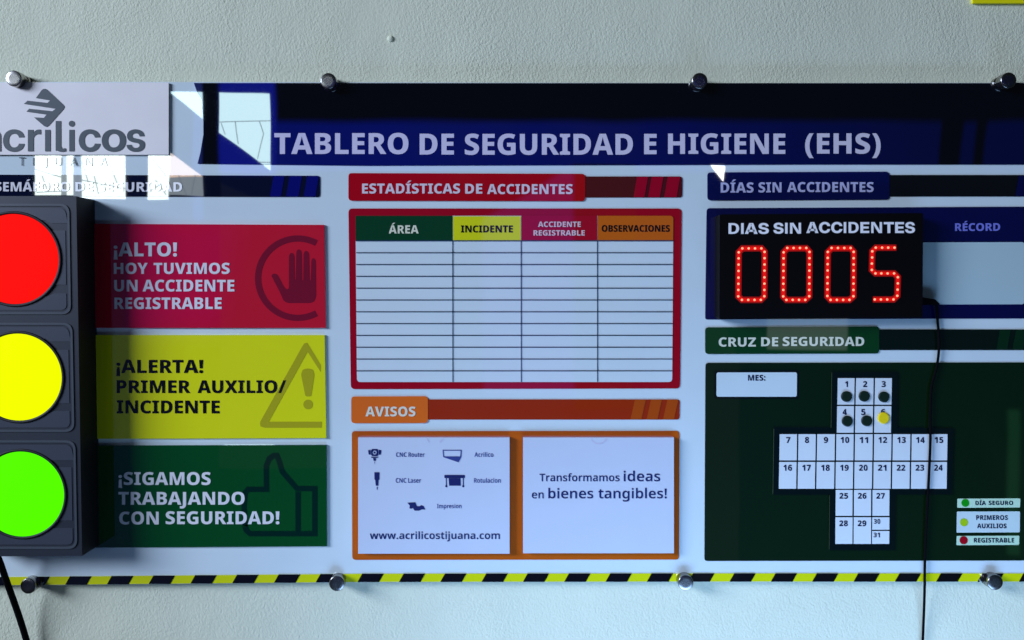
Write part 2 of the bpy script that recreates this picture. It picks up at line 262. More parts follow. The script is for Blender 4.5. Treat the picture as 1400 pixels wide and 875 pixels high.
GLYPHS = {
'H': """A708|521,0 476,152 233,152 187,0 0,0 243,717 463,717 708,0|397,432 394,441 391,452 388,466 384,481 380,497 375,514 371,531 367,548 363,565 359,579 356,593 354,604 351,592 348,579 345,564 341,548 338,532 334,516 330,500 326,484 322,469 318,456 315,443 312,432 271,294 438,294
B669|321,714 391,711 450,703 499,689 538,669 567,644 588,614 600,578 604,536 603,514 600,494 595,475 588,458 579,442 569,429 557,416 544,406 531,397 517,389 502,383 487,379 487,374 503,370 519,364 535,358 550,350 565,340 578,328 590,314 601,298 609,280 616,259 619,235 620,208 618,176 612,147 602,121 588,96 570,74 549,55 524,38 496,25 465,14 430,6 393,2 354,0 81,0 81,714|326,434 353,435 375,439 392,446 406,456 416,467 423,481 427,496 428,512 427,529 422,543 414,555 402,565 387,573 369,578 346,581 320,582 253,582 253,434|253,307 253,134 337,134 364,135 387,140 406,148 420,158 430,172 437,187 442,203 443,222 442,233 441,244 437,254 433,264 427,273 419,282 410,289 398,295 385,300 370,304 352,306 332,307
C645|397,583 378,582 360,579 343,574 327,567 312,558 298,548 286,536 274,522 264,506 255,489 247,470 241,450 236,429 232,405 230,381 229,355 231,320 234,289 240,260 249,233 260,210 273,189 289,172 307,157 328,146 351,138 377,133 405,131 428,132 451,134 474,138 496,143 518,150 540,157 562,164 584,173 584,28 561,18 538,11 514,4 490,-1 466,-5 440,-8 414,-9 386,-10 331,-7 281,1 237,16 198,36 163,61 133,91 108,125 88,164 73,207 62,253 55,303 53,356 55,395 59,433 66,469 76,504 88,537 103,567 121,595 142,621 165,644 191,665 219,682 250,697 284,709 320,717 358,722 398,724 425,723 452,721 479,717 507,712 534,706 562,697 588,687 614,676 560,540 541,548 522,556 502,564 482,570 462,576 441,579 419,582
D733|680,370 677,311 669,257 654,208 634,165 609,126 578,92 544,64 504,41 460,23 413,10 361,3 305,0 81,0 81,714 323,714 377,712 428,704 474,692 516,674 553,652 586,626 614,594 638,558 656,518 670,473 677,424|502,364 501,398 497,429 491,457 482,482 470,504 456,523 440,539 421,552 400,562 376,569 350,573 321,575 253,575 253,141 307,141 354,144 394,155 427,172 454,196 475,228 490,266 499,311
E550|500,0 81,0 81,714 500,714 500,575 253,575 253,440 483,440 483,301 253,301 253,141 500,141
F535|250,0 81,0 81,714 498,714 498,575 250,575 250,414 480,414 480,275 250,275
G737|373,409 668,409 668,32 640,23 609,15 577,8 544,1 509,-4 473,-7 436,-9 397,-10 347,-7 300,0 256,13 216,31 179,54 147,82 119,116 96,154 77,198 64,246 56,300 53,359 56,413 64,463 77,510 96,553 120,591 150,625 184,655 223,679 267,699 316,713 369,721 427,724 459,723 491,721 521,717 551,712 580,705 606,698 631,689 654,680 599,544 580,553 560,560 539,567 518,573 496,577 473,580 450,582 427,583 394,581 365,575 338,566 315,552 294,536 277,517 262,495 251,471 242,444 235,416 231,386 230,355 231,321 235,290 242,261 251,235 262,211 277,190 293,173 312,158 334,147 358,139 385,134 415,132 426,132 439,133 451,134 464,135 477,137 488,138 498,140 506,142 506,275 373,275
H761|679,0 507,0 507,300 253,300 253,0 81,0 81,714 253,714 253,441 507,441 507,714 679,714
I419|383,0 35,0 35,98 123,129 123,586 35,616 35,714 383,714 383,616 295,586 295,129 383,98
J335|16,-217 1,-217 -13,-216 -26,-215 -38,-214 -50,-212 -60,-210 -70,-208 -79,-206 -79,-72 -71,-73 -62,-75 -54,-77 -45,-78 -36,-80 -27,-81 -17,-82 -8,-82 8,-81 22,-78 34,-74 45,-69 54,-61 62,-52 69,-41 74,-28 78,-13 81,4 83,22 83,43 83,714 255,714 255,58 254,10 248,-32 238,-69 225,-102 208,-130 189,-154 166,-174 141,-190 113,-202 82,-210 50,-215
K673|673,0 478,0 314,287 253,247 253,0 81,0 81,714 253,714 253,395 261,408 270,421 279,433 288,446 298,459 307,471 317,484 326,496 485,714 674,714 436,396
L570|81,0 81,714 253,714 253,140 535,140 535,0
M954|393,0 228,538 224,538 225,527 226,514 227,500 228,484 229,467 230,449 231,431 232,412 233,393 233,373 234,355 234,336 234,0 81,0 81,714 312,714 476,191 480,191 642,714 873,714 873,0 715,0 715,339 715,357 715,375 715,393 716,411 716,430 717,448 718,466 719,483 720,499 720,513 721,526 722,537 718,537 554,0
N818|737,0 515,0 229,522 225,522 226,510 227,497 228,482 229,467 230,450 231,434 231,417 232,401 233,384 233,368 234,353 234,338 234,0 81,0 81,714 302,714 588,198 591,198 590,209 590,222 589,236 588,251 587,267 586,283 585,299 585,315 584,331 584,347 584,361 584,374 584,714 737,714
O794|740,358 738,317 735,279 728,242 720,208 708,175 694,145 677,117 657,91 635,68 610,48 582,30 551,16 517,5 480,-4 440,-8 397,-10 354,-8 314,-3 277,5 243,16 212,31 184,48 159,68 136,91 116,117 99,145 85,175 73,208 65,242 58,279 54,318 53,359 55,413 62,463 74,509 90,552 111,591 137,625 167,655 203,680 244,700 290,714 341,722 398,725 454,722 506,714 552,699 592,680 628,654 658,625 683,590 704,552 720,508 731,462 738,412|233,358 234,324 238,293 243,265 250,238 260,214 272,194 286,176 303,161 323,149 345,140 369,135 397,134 425,135 450,140 472,149 491,161 508,176 522,194 534,214 543,238 550,265 555,293 558,324 559,358 557,408 550,452 539,490 522,523 501,550 473,569 438,580 398,584 370,582 345,577 323,568 303,556 286,541 272,523 260,502 250,479 243,452 238,423 234,392
P626|316,714 380,710 435,699 482,681 520,656 549,624 570,585 582,541 586,491 586,467 583,444 578,421 572,399 564,378 554,358 541,338 526,321 509,304 489,289 467,277 442,266 414,257 383,251 349,247 312,246 253,246 253,0 81,0 81,714|311,575 253,575 253,386 298,386 314,386 330,388 344,391 358,396 371,401 382,408 391,417 400,427 406,439 411,453 413,469 414,486 413,505 408,523 400,538 389,551 375,561 357,569 336,573
Q794|740,358 739,320 735,284 730,249 722,216 712,185 700,155 685,128 668,103 649,80 627,60 602,42 574,26 748,-170 531,-170 407,-10 406,-10 405,-10 404,-10 402,-10 400,-10 399,-10 398,-10 397,-10 354,-8 314,-3 277,5 243,16 212,31 184,48 159,68 136,91 116,117 99,145 85,175 73,208 65,242 58,279 54,318 53,359 55,413 62,463 74,509 90,552 111,591 137,625 167,655 203,680 244,700 290,714 341,722 398,725 454,722 506,714 552,699 592,680 628,654 658,625 683,590 704,552 720,508 731,462 738,412|233,358 234,324 238,293 243,265 250,238 260,214 272,194 286,176 303,161 323,149 345,140 369,135 397,134 425,135 450,140 472,149 491,161 508,176 522,194 534,214 543,238 550,265 555,293 558,324 559,358 557,408 550,452 539,490 522,523 501,550 473,569 438,580 398,584 370,582 345,577 323,568 303,556 286,541 272,523 260,502 250,479 243,452 238,423 234,392
R665|307,714 353,713 395,708 432,701 466,690 495,677 521,661 543,642 560,620 574,596 584,568 590,538 592,505 591,482 588,461 583,441 576,422 567,405 557,388 545,373 532,359 517,346 502,334 485,323 466,313 672,0 477,0 321,267 253,267 253,0 81,0 81,714|304,582 253,582 253,398 303,398 329,399 351,404 371,411 387,421 401,434 411,451 416,472 418,497 418,510 415,522 412,534 407,544 400,553 391,560 381,567 369,572 356,577 340,580 323,582
S571|535,212 533,182 528,154 518,128 505,102 489,78 468,56 443,37 415,21 382,7 346,-2 305,-8 260,-10 238,-10 216,-9 196,-8 177,-6 159,-3 142,0 125,4 109,8 93,13 77,19 61,26 45,33 45,187 72,174 100,163 128,154 157,145 185,139 213,134 239,131 264,130 281,131 295,133 309,135 320,139 330,144 339,149 347,155 353,162 358,170 361,178 363,187 364,196 363,207 360,217 356,226 350,234 343,242 333,249 321,257 307,265 291,273 272,282 251,291 227,302 200,314 176,327 153,340 133,354 114,368 98,384 84,402 72,421 63,442 57,466 53,492 51,521 53,553 60,582 70,608 84,632 102,654 124,672 148,688 176,701 206,711 239,718 274,723 312,724 345,723 376,720 406,716 434,709 460,702 486,694 509,685 532,675 479,541 457,551 435,559 413,567 391,574 369,579 348,583 327,585 307,586 293,585 280,584 269,582 258,578 250,574 242,569 236,564 230,558 226,551 224,543 222,536 221,528 222,517 225,508 229,499 235,491 243,484 253,476 265,468 279,460 296,451 316,442 339,431 365,420 391,408 415,396 437,383 457,370 475,355 490,340 504,323 515,305 524,285 530,263 534,238
T584|378,0 206,0 206,573 22,573 22,714 562,714 562,573 378,573
U752|675,277 673,235 666,196 656,160 642,126 623,95 600,69 573,45 541,26 506,10 466,-1 422,-8 373,-10 305,-5 245,9 195,32 152,65 119,106 96,155 81,211 77,275 77,714 249,714 249,286 251,249 257,218 267,192 281,171 299,154 321,143 347,136 376,134 398,135 417,138 435,143 450,150 463,160 474,171 483,185 491,201 496,219 500,240 503,262 504,287 504,714 675,714
V674|674,714 436,0 238,0 0,714 191,714 302,332 305,320 308,308 312,294 315,279 319,264 322,248 325,233 329,218 332,203 334,190 336,177 337,166 339,177 341,190 343,203 345,217 348,232 351,248 355,263 358,278 362,293 365,306 368,319 372,331 484,714
W1016|1002,714 823,0 623,0 540,344 539,350 537,358 535,367 533,377 531,388 529,399 526,411 523,423 521,436 518,448 516,461 514,473 512,484 511,494 509,503 508,512 507,503 506,494 504,484 503,473 500,461 498,448 496,436 493,423 491,411 489,399 486,388 484,377 481,367 479,358 478,350 476,343 393,0 194,0 14,714 181,714 266,340 268,332 270,322 272,312 275,300 277,288 280,276 282,263 285,250 288,237 290,223 292,211 295,198 297,186 299,175 300,164 302,155 304,169 306,184 308,201 311,218 314,235 317,253 321,271 324,289 328,307 332,324 335,340 339,356 342,372 346,386 349,399 351,410 428,714 589,714 664,410 667,398 670,385 673,371 677,356 680,340 684,323 688,305 691,288 695,269 699,252 702,234 705,216 708,199 711,183 713,168 714,155 716,168 718,182 721,198 724,215 727,232 731,249 734,267 737,284 741,300 744,315 747,328 749,339 835,714
X694|691,0 493,0 344,241 195,0 2,0 239,366 17,714 207,714 345,481 480,714 674,714 449,355
Y643|322,431 458,714 643,714 408,279 408,0 236,0 236,273 0,714 186,714
Z603|575,0 32,0 32,108 355,574 40,574 40,714 566,714 566,606 243,140 575,140
0583|545,356 544,314 542,275 538,238 532,203 524,170 514,140 502,113 488,88 472,65 454,46 433,29 410,15 384,4 356,-4 325,-8 291,-10 250,-7 212,1 178,15 148,34 121,58 99,88 80,121 65,160 53,203 45,250 40,301 38,356 39,412 44,464 52,511 62,554 76,593 94,627 116,656 142,680 173,700 208,713 247,721 291,724 333,721 371,713 405,700 435,681 461,657 484,627 503,594 518,555 530,512 538,464 543,412|208,356 209,320 210,287 212,257 215,230 220,206 226,185 232,168 241,153 251,142 262,134 276,129 291,127 307,129 320,134 332,142 342,153 350,167 357,184 363,205 367,229 371,256 373,287 374,320 375,356 374,393 373,427 371,457 367,484 363,508 357,529 350,547 342,561 332,572 320,580 307,585 291,587 276,585 262,580 251,572 241,561 232,547 226,529 220,508 215,484 212,457 210,427 209,393
1583|438,0 265,0 265,384 265,391 265,400 265,411 265,422 265,435 265,448 266,462 266,476 267,490 267,504 268,517 268,529 262,521 255,515 249,508 244,503 238,497 232,492 226,486 220,481 140,415 51,525 285,714 438,714
2583|542,0 34,0 34,116 211,294 236,321 259,346 279,367 296,386 311,404 324,420 334,435 342,450 348,464 352,478 354,493 355,508 354,525 349,540 342,553 332,563 319,570 306,576 291,579 274,580 255,579 237,576 219,570 201,561 183,551 164,538 144,523 123,506 29,616 45,630 61,643 79,656 96,669 115,680 135,691 156,700 179,709 204,715 231,720 260,723 292,724 326,722 358,718 388,710 415,699 440,685 461,669 480,651 496,630 509,608 518,583 523,558 525,530 524,500 519,472 512,446 502,421 490,396 474,372 456,348 435,324 412,299 385,273 357,245 325,215 253,147 253,142 542,142
3583|517,556 516,532 512,510 506,489 496,470 485,453 472,437 457,423 440,411 422,400 403,390 383,382 362,376 362,373 402,366 437,355 468,340 493,321 513,298 527,271 536,239 539,204 537,175 531,147 521,121 508,96 490,73 468,52 442,34 412,19 378,6 338,-3 294,-8 246,-10 214,-9 184,-7 156,-4 131,0 106,6 83,12 59,20 36,29 36,173 60,162 84,152 108,144 133,137 157,132 180,129 202,126 224,126 259,127 288,132 312,139 329,149 342,162 351,177 356,194 358,214 357,227 355,240 350,251 343,262 335,271 324,279 310,286 293,291 274,295 252,299 226,300 196,301 147,301 147,431 197,431 224,432 247,434 268,438 287,442 302,448 316,456 327,464 335,473 342,484 347,495 350,506 351,519 349,535 345,548 337,560 326,569 313,577 297,582 280,585 260,586 244,585 228,584 213,581 198,577 184,573 171,568 158,563 147,558 136,552 127,547 118,542 110,537 38,652 60,666 84,679 110,692 138,703 169,712 203,719 242,723 284,724 336,721 382,713 422,699 456,679 483,654 502,626 514,593
4583|567,143 483,143 483,0 315,0 315,143 18,143 18,271 323,715 483,715 483,273 567,273|315,386 315,394 315,401 315,410 315,419 316,428 316,437 316,446 316,454 317,463 317,471 317,478 318,485 318,491 319,496 319,500 319,502 314,502 310,492 305,482 300,473 296,465 292,457 287,449 281,440 275,431 168,273 315,273
5583|314,462 344,460 373,455 401,447 426,435 450,420 471,403 490,382 506,358 518,332 527,303 533,271 535,236 533,198 527,163 517,131 503,102 485,76 463,54 437,34 408,18 374,6 337,-3 295,-8 250,-10 220,-9 192,-8 164,-4 139,0 114,6 91,12 70,20 50,29 50,171 69,162 91,154 114,147 140,140 166,134 191,129 214,127 237,126 256,127 274,129 290,132 304,137 317,144 329,152 339,161 347,172 353,184 358,198 361,213 362,229 360,251 354,271 344,288 329,302 311,314 289,322 262,327 231,328 217,328 204,327 190,325 176,323 163,320 150,318 139,315 128,312 63,345 90,714 486,714 486,570 235,570 224,452 233,454 241,455 250,457 260,458 270,460 283,461 297,461
6583|38,303 39,333 41,364 43,394 47,425 53,455 60,484 68,512 79,539 91,565 106,590 123,613 142,635 164,654 189,672 216,687 247,700 280,711 318,718 358,723 403,724 414,724 426,723 439,723 453,722 467,720 480,719 491,717 502,716 502,581 492,583 481,585 469,586 458,588 445,589 431,590 416,590 400,590 372,589 347,587 324,582 304,576 285,568 269,558 254,547 242,534 231,520 222,504 214,488 208,470 203,450 199,430 196,409 194,387 200,387 207,398 215,409 224,420 233,429 243,438 254,446 267,453 280,459 295,464 311,467 328,469 347,470 378,468 406,463 431,455 455,443 476,428 495,410 511,389 524,365 535,338 543,309 547,276 549,241 547,203 541,168 532,136 519,106 502,79 482,56 460,36 434,20 405,7 373,-3 339,-8 302,-10 275,-9 248,-5 223,0 198,9 175,19 153,32 133,48 114,66 97,86 83,110 70,135 58,164 50,194 43,228 40,264|299,126 317,128 333,133 347,142 360,153 370,169 377,188 381,211 383,238 381,260 378,280 372,297 363,311 351,323 337,331 320,336 301,338 287,337 274,334 262,330 252,325 242,318 233,310 226,301 220,291 215,281 212,271 209,260 209,249 209,238 210,227 212,217 214,206 217,195 221,185 226,175 231,166 236,158 243,150 250,143 259,137 267,133 277,129 287,127
7583|109,0 364,571 39,571 39,714 547,714 547,610 288,0
8583|293,724 342,721 387,713 426,700 461,681 489,656 510,627 522,591 526,551 525,530 522,510 517,492 509,475 500,460 490,445 478,431 465,419 450,407 434,396 418,386 400,376 418,366 436,355 453,344 470,331 486,318 501,303 514,288 525,271 535,253 542,233 546,212 547,189 546,161 540,134 531,110 519,86 503,65 484,46 461,30 434,16 404,4 371,-4 333,-8 292,-10 250,-8 212,-4 178,4 148,15 122,28 99,44 79,63 64,84 52,107 43,132 38,158 36,187 37,211 41,233 46,253 54,271 64,288 75,303 88,317 102,330 118,342 134,353 152,363 170,373 155,383 141,394 127,406 114,418 102,432 91,446 81,461 73,477 66,494 62,512 59,531 58,552 60,579 65,604 75,627 88,647 105,665 124,680 147,693 172,704 199,713 229,719 260,723|194,193 196,176 200,161 208,148 219,136 233,127 249,120 268,116 290,115 313,116 334,120 351,126 365,135 376,146 383,159 388,174 389,190 389,202 386,214 381,225 375,235 368,244 360,253 350,262 341,269 330,276 320,283 310,288 300,293 287,301 274,294 261,287 250,280 239,272 229,264 220,256 213,247 206,237 201,227 197,217 195,205|292,599 277,598 264,595 251,590 240,583 231,574 224,563 220,550 219,537 219,527 221,518 224,509 228,501 234,493 240,486 247,479 255,472 263,466 272,460 281,455 291,449 300,454 309,459 318,465 327,470 335,476 342,483 348,490 354,498 359,506 362,516 364,526 365,537 363,550 359,563 353,574 343,583 332,590 320,595 307,598
9583|545,403 544,358 540,315 534,274 526,235 515,198 501,164 483,133 463,104 440,78 414,56 384,36 351,20 314,7 274,-3 230,-8 182,-10 171,-10 158,-10 145,-9 132,-9 118,-8 105,-7 94,-6 84,-4 84,133 94,131 105,129 115,127 126,126 137,125 149,124 161,124 174,124 204,125 231,127 255,132 277,139 296,147 314,157 329,168 342,181 353,195 362,211 370,228 376,246 381,265 385,285 388,306 389,327 383,327 376,316 368,305 360,294 351,285 341,276 329,268 317,261 303,255 289,250 272,247 254,245 234,244 205,246 177,251 152,259 129,271 107,286 89,304 73,325 59,349 49,376 41,406 37,438 35,474 37,512 43,547 52,579 65,608 82,635 102,658 125,678 151,694 180,707 212,717 246,722 283,724 310,723 336,719 361,713 385,705 408,694 430,681 450,665 469,647 486,626 501,602 514,576 525,547 534,515 540,480 544,443|287,587 268,585 251,580 236,572 224,560 214,545 207,525 202,502 201,475 202,453 206,434 213,417 222,402 234,391 248,382 265,377 284,375 298,376 310,379 321,383 332,389 341,396 350,404 357,413 363,422 368,433 372,443 374,454 375,465 375,476 374,486 372,497 370,508 367,519 363,529 359,539 354,548 348,556 342,564 334,571 326,576 318,581 308,584 298,586
¡286|73,306 213,306 238,-167 48,-167|238,472 236,449 231,430 222,415 210,403 195,394 179,388 162,385 143,383 125,385 108,388 93,394 78,403 66,415 58,430 52,449 51,472 52,494 58,512 66,527 78,539 93,548 108,554 125,558 143,559 162,558 179,554 195,548 210,539 222,527 231,512 236,494
!293|220,252 74,252 49,714 245,714|51,77 52,99 57,118 66,133 77,145 92,155 108,161 126,165 147,167 167,165 185,161 201,155 215,145 227,133 235,118 240,99 242,77 240,56 235,37 227,22 215,10 201,0 185,-7 167,-11 147,-12 126,-11 108,-7 92,0 77,10 66,22 57,37 52,56
/430|6,0 272,714 427,714 161,0
(355|40,274 42,336 49,396 60,455 76,512 97,567 122,619 152,668 187,714 325,714 294,666 266,616 242,563 223,507 207,450 196,393 190,334 187,275 190,217 196,159 207,102 223,46 242,-9 266,-62 293,-111 324,-158 187,-158 152,-113 122,-65 97,-14 76,40 60,96 49,154 42,213
)355|315,274 313,213 306,154 295,96 279,40 258,-14 233,-65 203,-113 168,-158 31,-158 62,-111 90,-62 113,-9 133,46 148,102 159,159 166,217 168,275 166,334 159,393 148,450 133,507 113,563 89,616 62,666 30,714 168,714 203,668 233,619 258,567 279,512 295,455 306,396 313,336
:285|48,75 50,98 55,117 64,132 76,144 91,153 107,159 124,162 143,164 162,162 178,159 194,153 208,144 220,132 229,117 234,98 235,75 234,54 229,35 220,20 208,8 194,-1 178,-7 162,-11 143,-12 124,-11 107,-7 91,-1 76,8 64,20 55,35 50,54|48,470 50,493 55,511 64,527 76,538 91,547 107,553 124,557 143,558 162,557 178,553 194,547 208,538 220,527 229,511 234,493 235,470 234,448 229,430 220,414 208,402 194,393 178,387 162,383 143,382 124,383 107,387 91,393 76,402 64,414 55,430 50,448
Á708|521,0 476,152 233,152 187,0 0,0 243,717 463,717 708,0|397,432 394,441 391,452 388,466 384,481 380,497 375,514 371,531 367,548 363,565 359,579 356,593 354,604 351,592 348,579 345,564 341,548 338,532 334,516 330,500 326,484 322,469 318,456 315,443 312,432 271,294 438,294|573,921 565,913 555,905 544,896 532,886 520,876 507,866 493,855 479,844 464,834 450,823 437,813 423,803 410,794 398,785 387,778 377,771 264,771 264,784 273,794 282,805 292,816 303,829 315,842 326,855 337,868 349,881 359,895 369,907 378,919 386,931 573,931
É550|500,0 81,0 81,714 500,714 500,575 253,575 253,440 483,440 483,301 253,301 253,141 500,141|512,921 504,913 494,905 483,896 471,886 459,876 445,866 432,855 418,844 403,834 389,823 375,813 362,803 349,794 337,785 326,778 316,771 203,771 203,784 212,794 221,805 231,816 242,829 254,842 265,855 276,868 287,881 298,895 308,907 317,919 325,931 512,931
Í419|383,0 35,0 35,98 123,129 123,586 35,616 35,714 383,714 383,616 295,586 295,129 383,98|429,921 421,913 411,905 400,896 388,886 376,876 363,866 349,855 335,844 320,834 306,823 293,813 279,803 266,794 254,785 243,778 233,771 120,771 120,784 129,794 138,805 148,816 159,829 171,842 182,855 193,868 205,881 215,895 225,907 234,919 242,931 429,931
 260""",
'R': """a583|305,551 367,546 417,531 457,505 486,469 503,422 508,364 508,0 420,0 396,75 392,75 376,57 360,41 344,27 327,15 308,6 288,-1 265,-6 240,-9 211,-10 180,-8 151,-2 125,8 101,22 81,40 64,63 52,90 45,121 42,156 49,207 70,249 105,283 154,307 216,323 293,330 385,333 385,357 382,390 374,417 360,435 341,448 317,455 289,457 264,456 238,452 212,445 187,437 162,427 137,416 100,504 128,517 159,529 192,538 228,546 266,550|318,254 268,249 230,240 203,227 185,209 174,186 170,160 173,136 181,117 193,102 210,92 230,86 253,84 288,88 320,98 347,116 368,141 380,172 384,210 384,257
b625|203,580 203,559 202,538 202,519 200,501 199,485 198,471 203,471 220,493 240,512 264,528 292,541 325,549 362,551 422,544 473,520 516,481 548,426 568,356 574,272 571,213 562,161 548,116 527,78 502,46 472,22 438,4 401,-6 360,-10 322,-8 290,0 262,12 239,28 220,45 203,63 194,63 172,0 78,0 78,760 203,760|328,451 299,449 275,443 254,433 238,418 225,400 215,377 209,349 205,317 203,281 203,268 206,215 215,172 230,137 253,112 286,97 330,92 365,97 394,113 417,138 433,174 443,219 446,273 443,327 433,371 417,406 394,431 365,446
c501|306,-10 258,-7 214,3 173,19 137,43 107,73 83,110 65,155 54,208 50,268 54,331 66,385 85,430 111,469 143,499 180,523 221,539 267,549 316,552 345,551 373,548 401,543 427,536 450,528 471,518 434,421 415,428 395,435 375,440 354,445 334,448 314,449 286,447 261,440 239,429 221,413 205,393 194,369 185,340 180,307 178,269 180,233 185,200 194,172 206,148 221,128 239,113 260,102 284,96 312,93 339,95 366,98 391,104 415,111 437,120 459,131 459,26 438,16 416,7 393,0 367,-6 338,-9
d625|262,-10 203,-2 152,21 109,61 76,115 57,185 50,270 57,356 77,426 109,481 153,520 205,544 265,552 290,551 314,547 335,542 353,534 371,524 386,513 400,500 412,487 423,472 429,472 427,485 426,500 424,518 423,537 422,554 421,570 421,760 547,760 547,0 450,0 427,71 421,71 411,57 398,43 385,30 369,19 352,9 332,1 311,-5 288,-9|299,91 341,96 375,109 399,131 415,163 424,203 428,253 428,269 425,323 416,367 400,403 376,429 342,445 297,450 262,445 232,429 209,402 192,366 181,321 178,268 181,215 192,171 209,136 233,111 262,96
e583|300,552 347,549 389,539 426,523 459,500 486,472 507,439 523,399 533,355 536,306 536,242 178,242 184,196 197,158 219,127 249,105 287,91 331,87 364,88 395,91 423,97 451,104 479,114 507,126 507,27 480,16 452,6 424,-1 394,-6 359,-9 320,-10 270,-7 223,4 180,20 143,44 111,75 85,113 66,158 54,209 50,267 54,326 64,377 82,423 105,462 134,494 169,519 209,537 253,548|302,459 269,456 241,444 218,426 200,400 188,368 181,330 415,330 413,354 409,377 402,397 393,415 380,430 365,442 347,452 326,457
f369|358,447 229,447 229,0 104,0 104,447 18,447 18,507 105,543 105,566 110,630 126,681 151,718 186,744 230,760 284,765 308,764 330,762 350,759 369,755 388,750 405,744 376,655 365,658 354,661 341,664 328,667 314,668 300,669 278,666 260,658 246,645 237,626 231,601 229,570 229,542 358,542
g625|263,552 298,550 330,543 358,531 383,515 406,496 425,472 430,472 443,542 547,542 547,-6 544,-55 534,-97 519,-135 497,-167 468,-193 433,-213 391,-228 343,-237 287,-240 248,-239 211,-236 176,-232 144,-226 114,-217 86,-207 86,-98 115,-110 145,-121 177,-129 211,-135 247,-138 286,-140 326,-136 360,-125 387,-106 407,-81 419,-50 422,-13 422,4 423,13 423,24 424,37 425,50 425,61 427,71 422,71 404,47 382,27 358,11 330,-1 298,-8 263,-10 202,-2 150,22 108,63 76,118 57,188 50,270 57,352 76,421 108,477 151,519 203,544|297,451 273,449 251,442 232,430 216,414 203,393 192,368 184,339 180,306 178,269 182,214 192,169 209,134 233,109 263,94 299,89 321,90 341,94 358,99 374,106 387,116 398,128 408,142 415,159 421,178 425,199 428,223 429,250 429,271 427,310 423,344 415,373 405,398 391,417 373,432 352,443 326,449
h637|203,578 203,556 202,536 201,516 200,499 198,483 197,470 204,470 217,488 231,503 246,516 263,527 282,536 302,543 322,548 344,551 366,551 405,549 440,542 471,531 498,514 520,493 538,467 551,435 559,397 562,353 562,0 437,0 437,328 434,366 426,396 413,420 393,437 368,447 336,451 305,448 279,441 257,429 239,413 226,392 216,366 209,337 205,303 203,265 203,0 78,0 78,760 203,760
i282|204,542 204,0 79,0 79,542|142,751 160,749 176,744 190,736 202,724 209,707 211,685 209,663 202,646 190,634 176,625 160,620 142,619 123,620 107,625 92,634 81,646 74,663 72,685 74,707 81,724 92,736 107,744 123,749
j282|33,-240 17,-240 1,-238 -14,-236 -29,-234 -42,-231 -54,-228 -54,-129 -43,-131 -33,-134 -23,-136 -13,-137 -2,-138 10,-139 28,-137 44,-131 58,-121 69,-106 76,-84 78,-55 78,542 203,542 203,-67 201,-100 196,-129 186,-156 172,-181 154,-201 131,-218 104,-230 71,-238|72,685 74,707 81,724 92,736 107,744 123,749 142,751 159,749 175,744 190,736 202,724 209,707 211,685 209,663 202,646 190,634 175,625 159,620 142,619 123,620 107,625 92,634 81,646 74,663
k579|203,398 203,382 202,364 201,344 200,324 198,306 196,289 200,289 205,296 211,304 218,313 226,323 234,334 242,344 249,354 256,363 263,370 417,542 559,542 351,311 573,0 427,0 264,231 203,180 203,0 78,0 78,760 203,760
l281|203,0 78,0 78,760 203,760
m958|697,552 754,547 800,531 837,505 863,467 878,417 884,353 884,0 759,0 759,329 757,367 749,398 736,421 718,438 694,448 665,451 625,446 594,431 571,407 555,374 546,333 543,282 543,0 418,0 418,329 417,355 414,378 408,398 400,414 390,427 378,438 363,445 345,449 325,451 296,448 272,441 252,429 236,413 224,392 214,366 208,337 204,303 203,265 203,0 78,0 78,542 175,542 194,471 199,471 211,487 224,502 239,515 256,526 274,536 294,543 315,548 337,551 360,552 398,550 433,543 462,531 487,514 508,493 524,467 529,467 549,493 573,514 601,531 631,543 664,550
n637|368,552 425,547 473,531 511,505 539,467 556,417 562,353 562,0 437,0 437,328 435,366 427,396 413,420 394,437 368,447 336,451 291,445 256,429 232,403 216,366 206,320 203,265 203,0 78,0 78,542 175,542 193,469 199,469 212,486 226,502 243,515 260,526 280,536 300,543 322,548 344,551
o617|566,272 564,229 558,189 548,152 535,119 517,89 497,64 473,41 445,23 415,9 381,-2 345,-8 307,-10 271,-8 237,-2 204,9 174,23 147,41 123,64 102,89 84,119 70,152 59,189 52,229 50,272 54,329 64,380 82,425 105,463 135,494 171,519 212,538 259,548 310,552 358,548 403,538 443,519 479,494 509,463 534,425 552,380 563,329|178,272 180,236 184,203 192,173 203,148 217,127 234,110 256,98 280,90 309,88 337,90 362,98 383,110 400,127 414,148 425,173 432,203 437,236 438,272 437,309 432,342 425,370 414,395 400,416 382,432 361,444 336,451 308,454 267,448 234,433 209,406 192,370 182,325
p625|363,552 423,544 474,521 517,481 549,427 568,357 574,272 571,214 562,162 547,117 527,78 502,47 472,22 438,4 401,-6 360,-10 335,-9 311,-5 290,1 271,8 254,17 239,28 225,39 214,51 203,63 197,63 199,50 200,36 201,21 202,5 203,-11 203,-26 203,-240 78,-240 78,542 180,542 197,470 203,470 214,485 226,499 240,511 255,523 272,533 292,541 313,547 337,551|327,451 299,449 275,443 255,433 239,419 226,401 216,379 210,353 205,323 203,289 203,273 204,236 208,203 215,174 224,150 237,129 253,113 274,101 299,94 329,92 354,95 376,102 395,114 411,131 424,152 434,177 441,206 445,238 446,274 443,326 433,370 417,405 394,430 364,446
q625|422,-11 422,2 422,16 423,30 424,45 425,59 427,71 421,71 405,50 385,31 361,14 333,1 300,-7 261,-10 203,-2 152,21 109,61 76,115 57,185 50,270 53,329 62,380 77,425 98,464 123,495 153,520 187,538 224,549 264,552 302,550 336,542 364,529 388,512 408,493 425,471 429,471 443,542 547,542 547,-240 422,-240|300,90 329,92 354,98 374,107 391,121 405,139 415,161 422,187 426,217 428,251 428,271 425,325 415,370 400,406 376,432 342,447 298,452 261,447 231,430 208,403 191,366 182,321 178,268 182,215 192,171 208,136 232,110 262,95
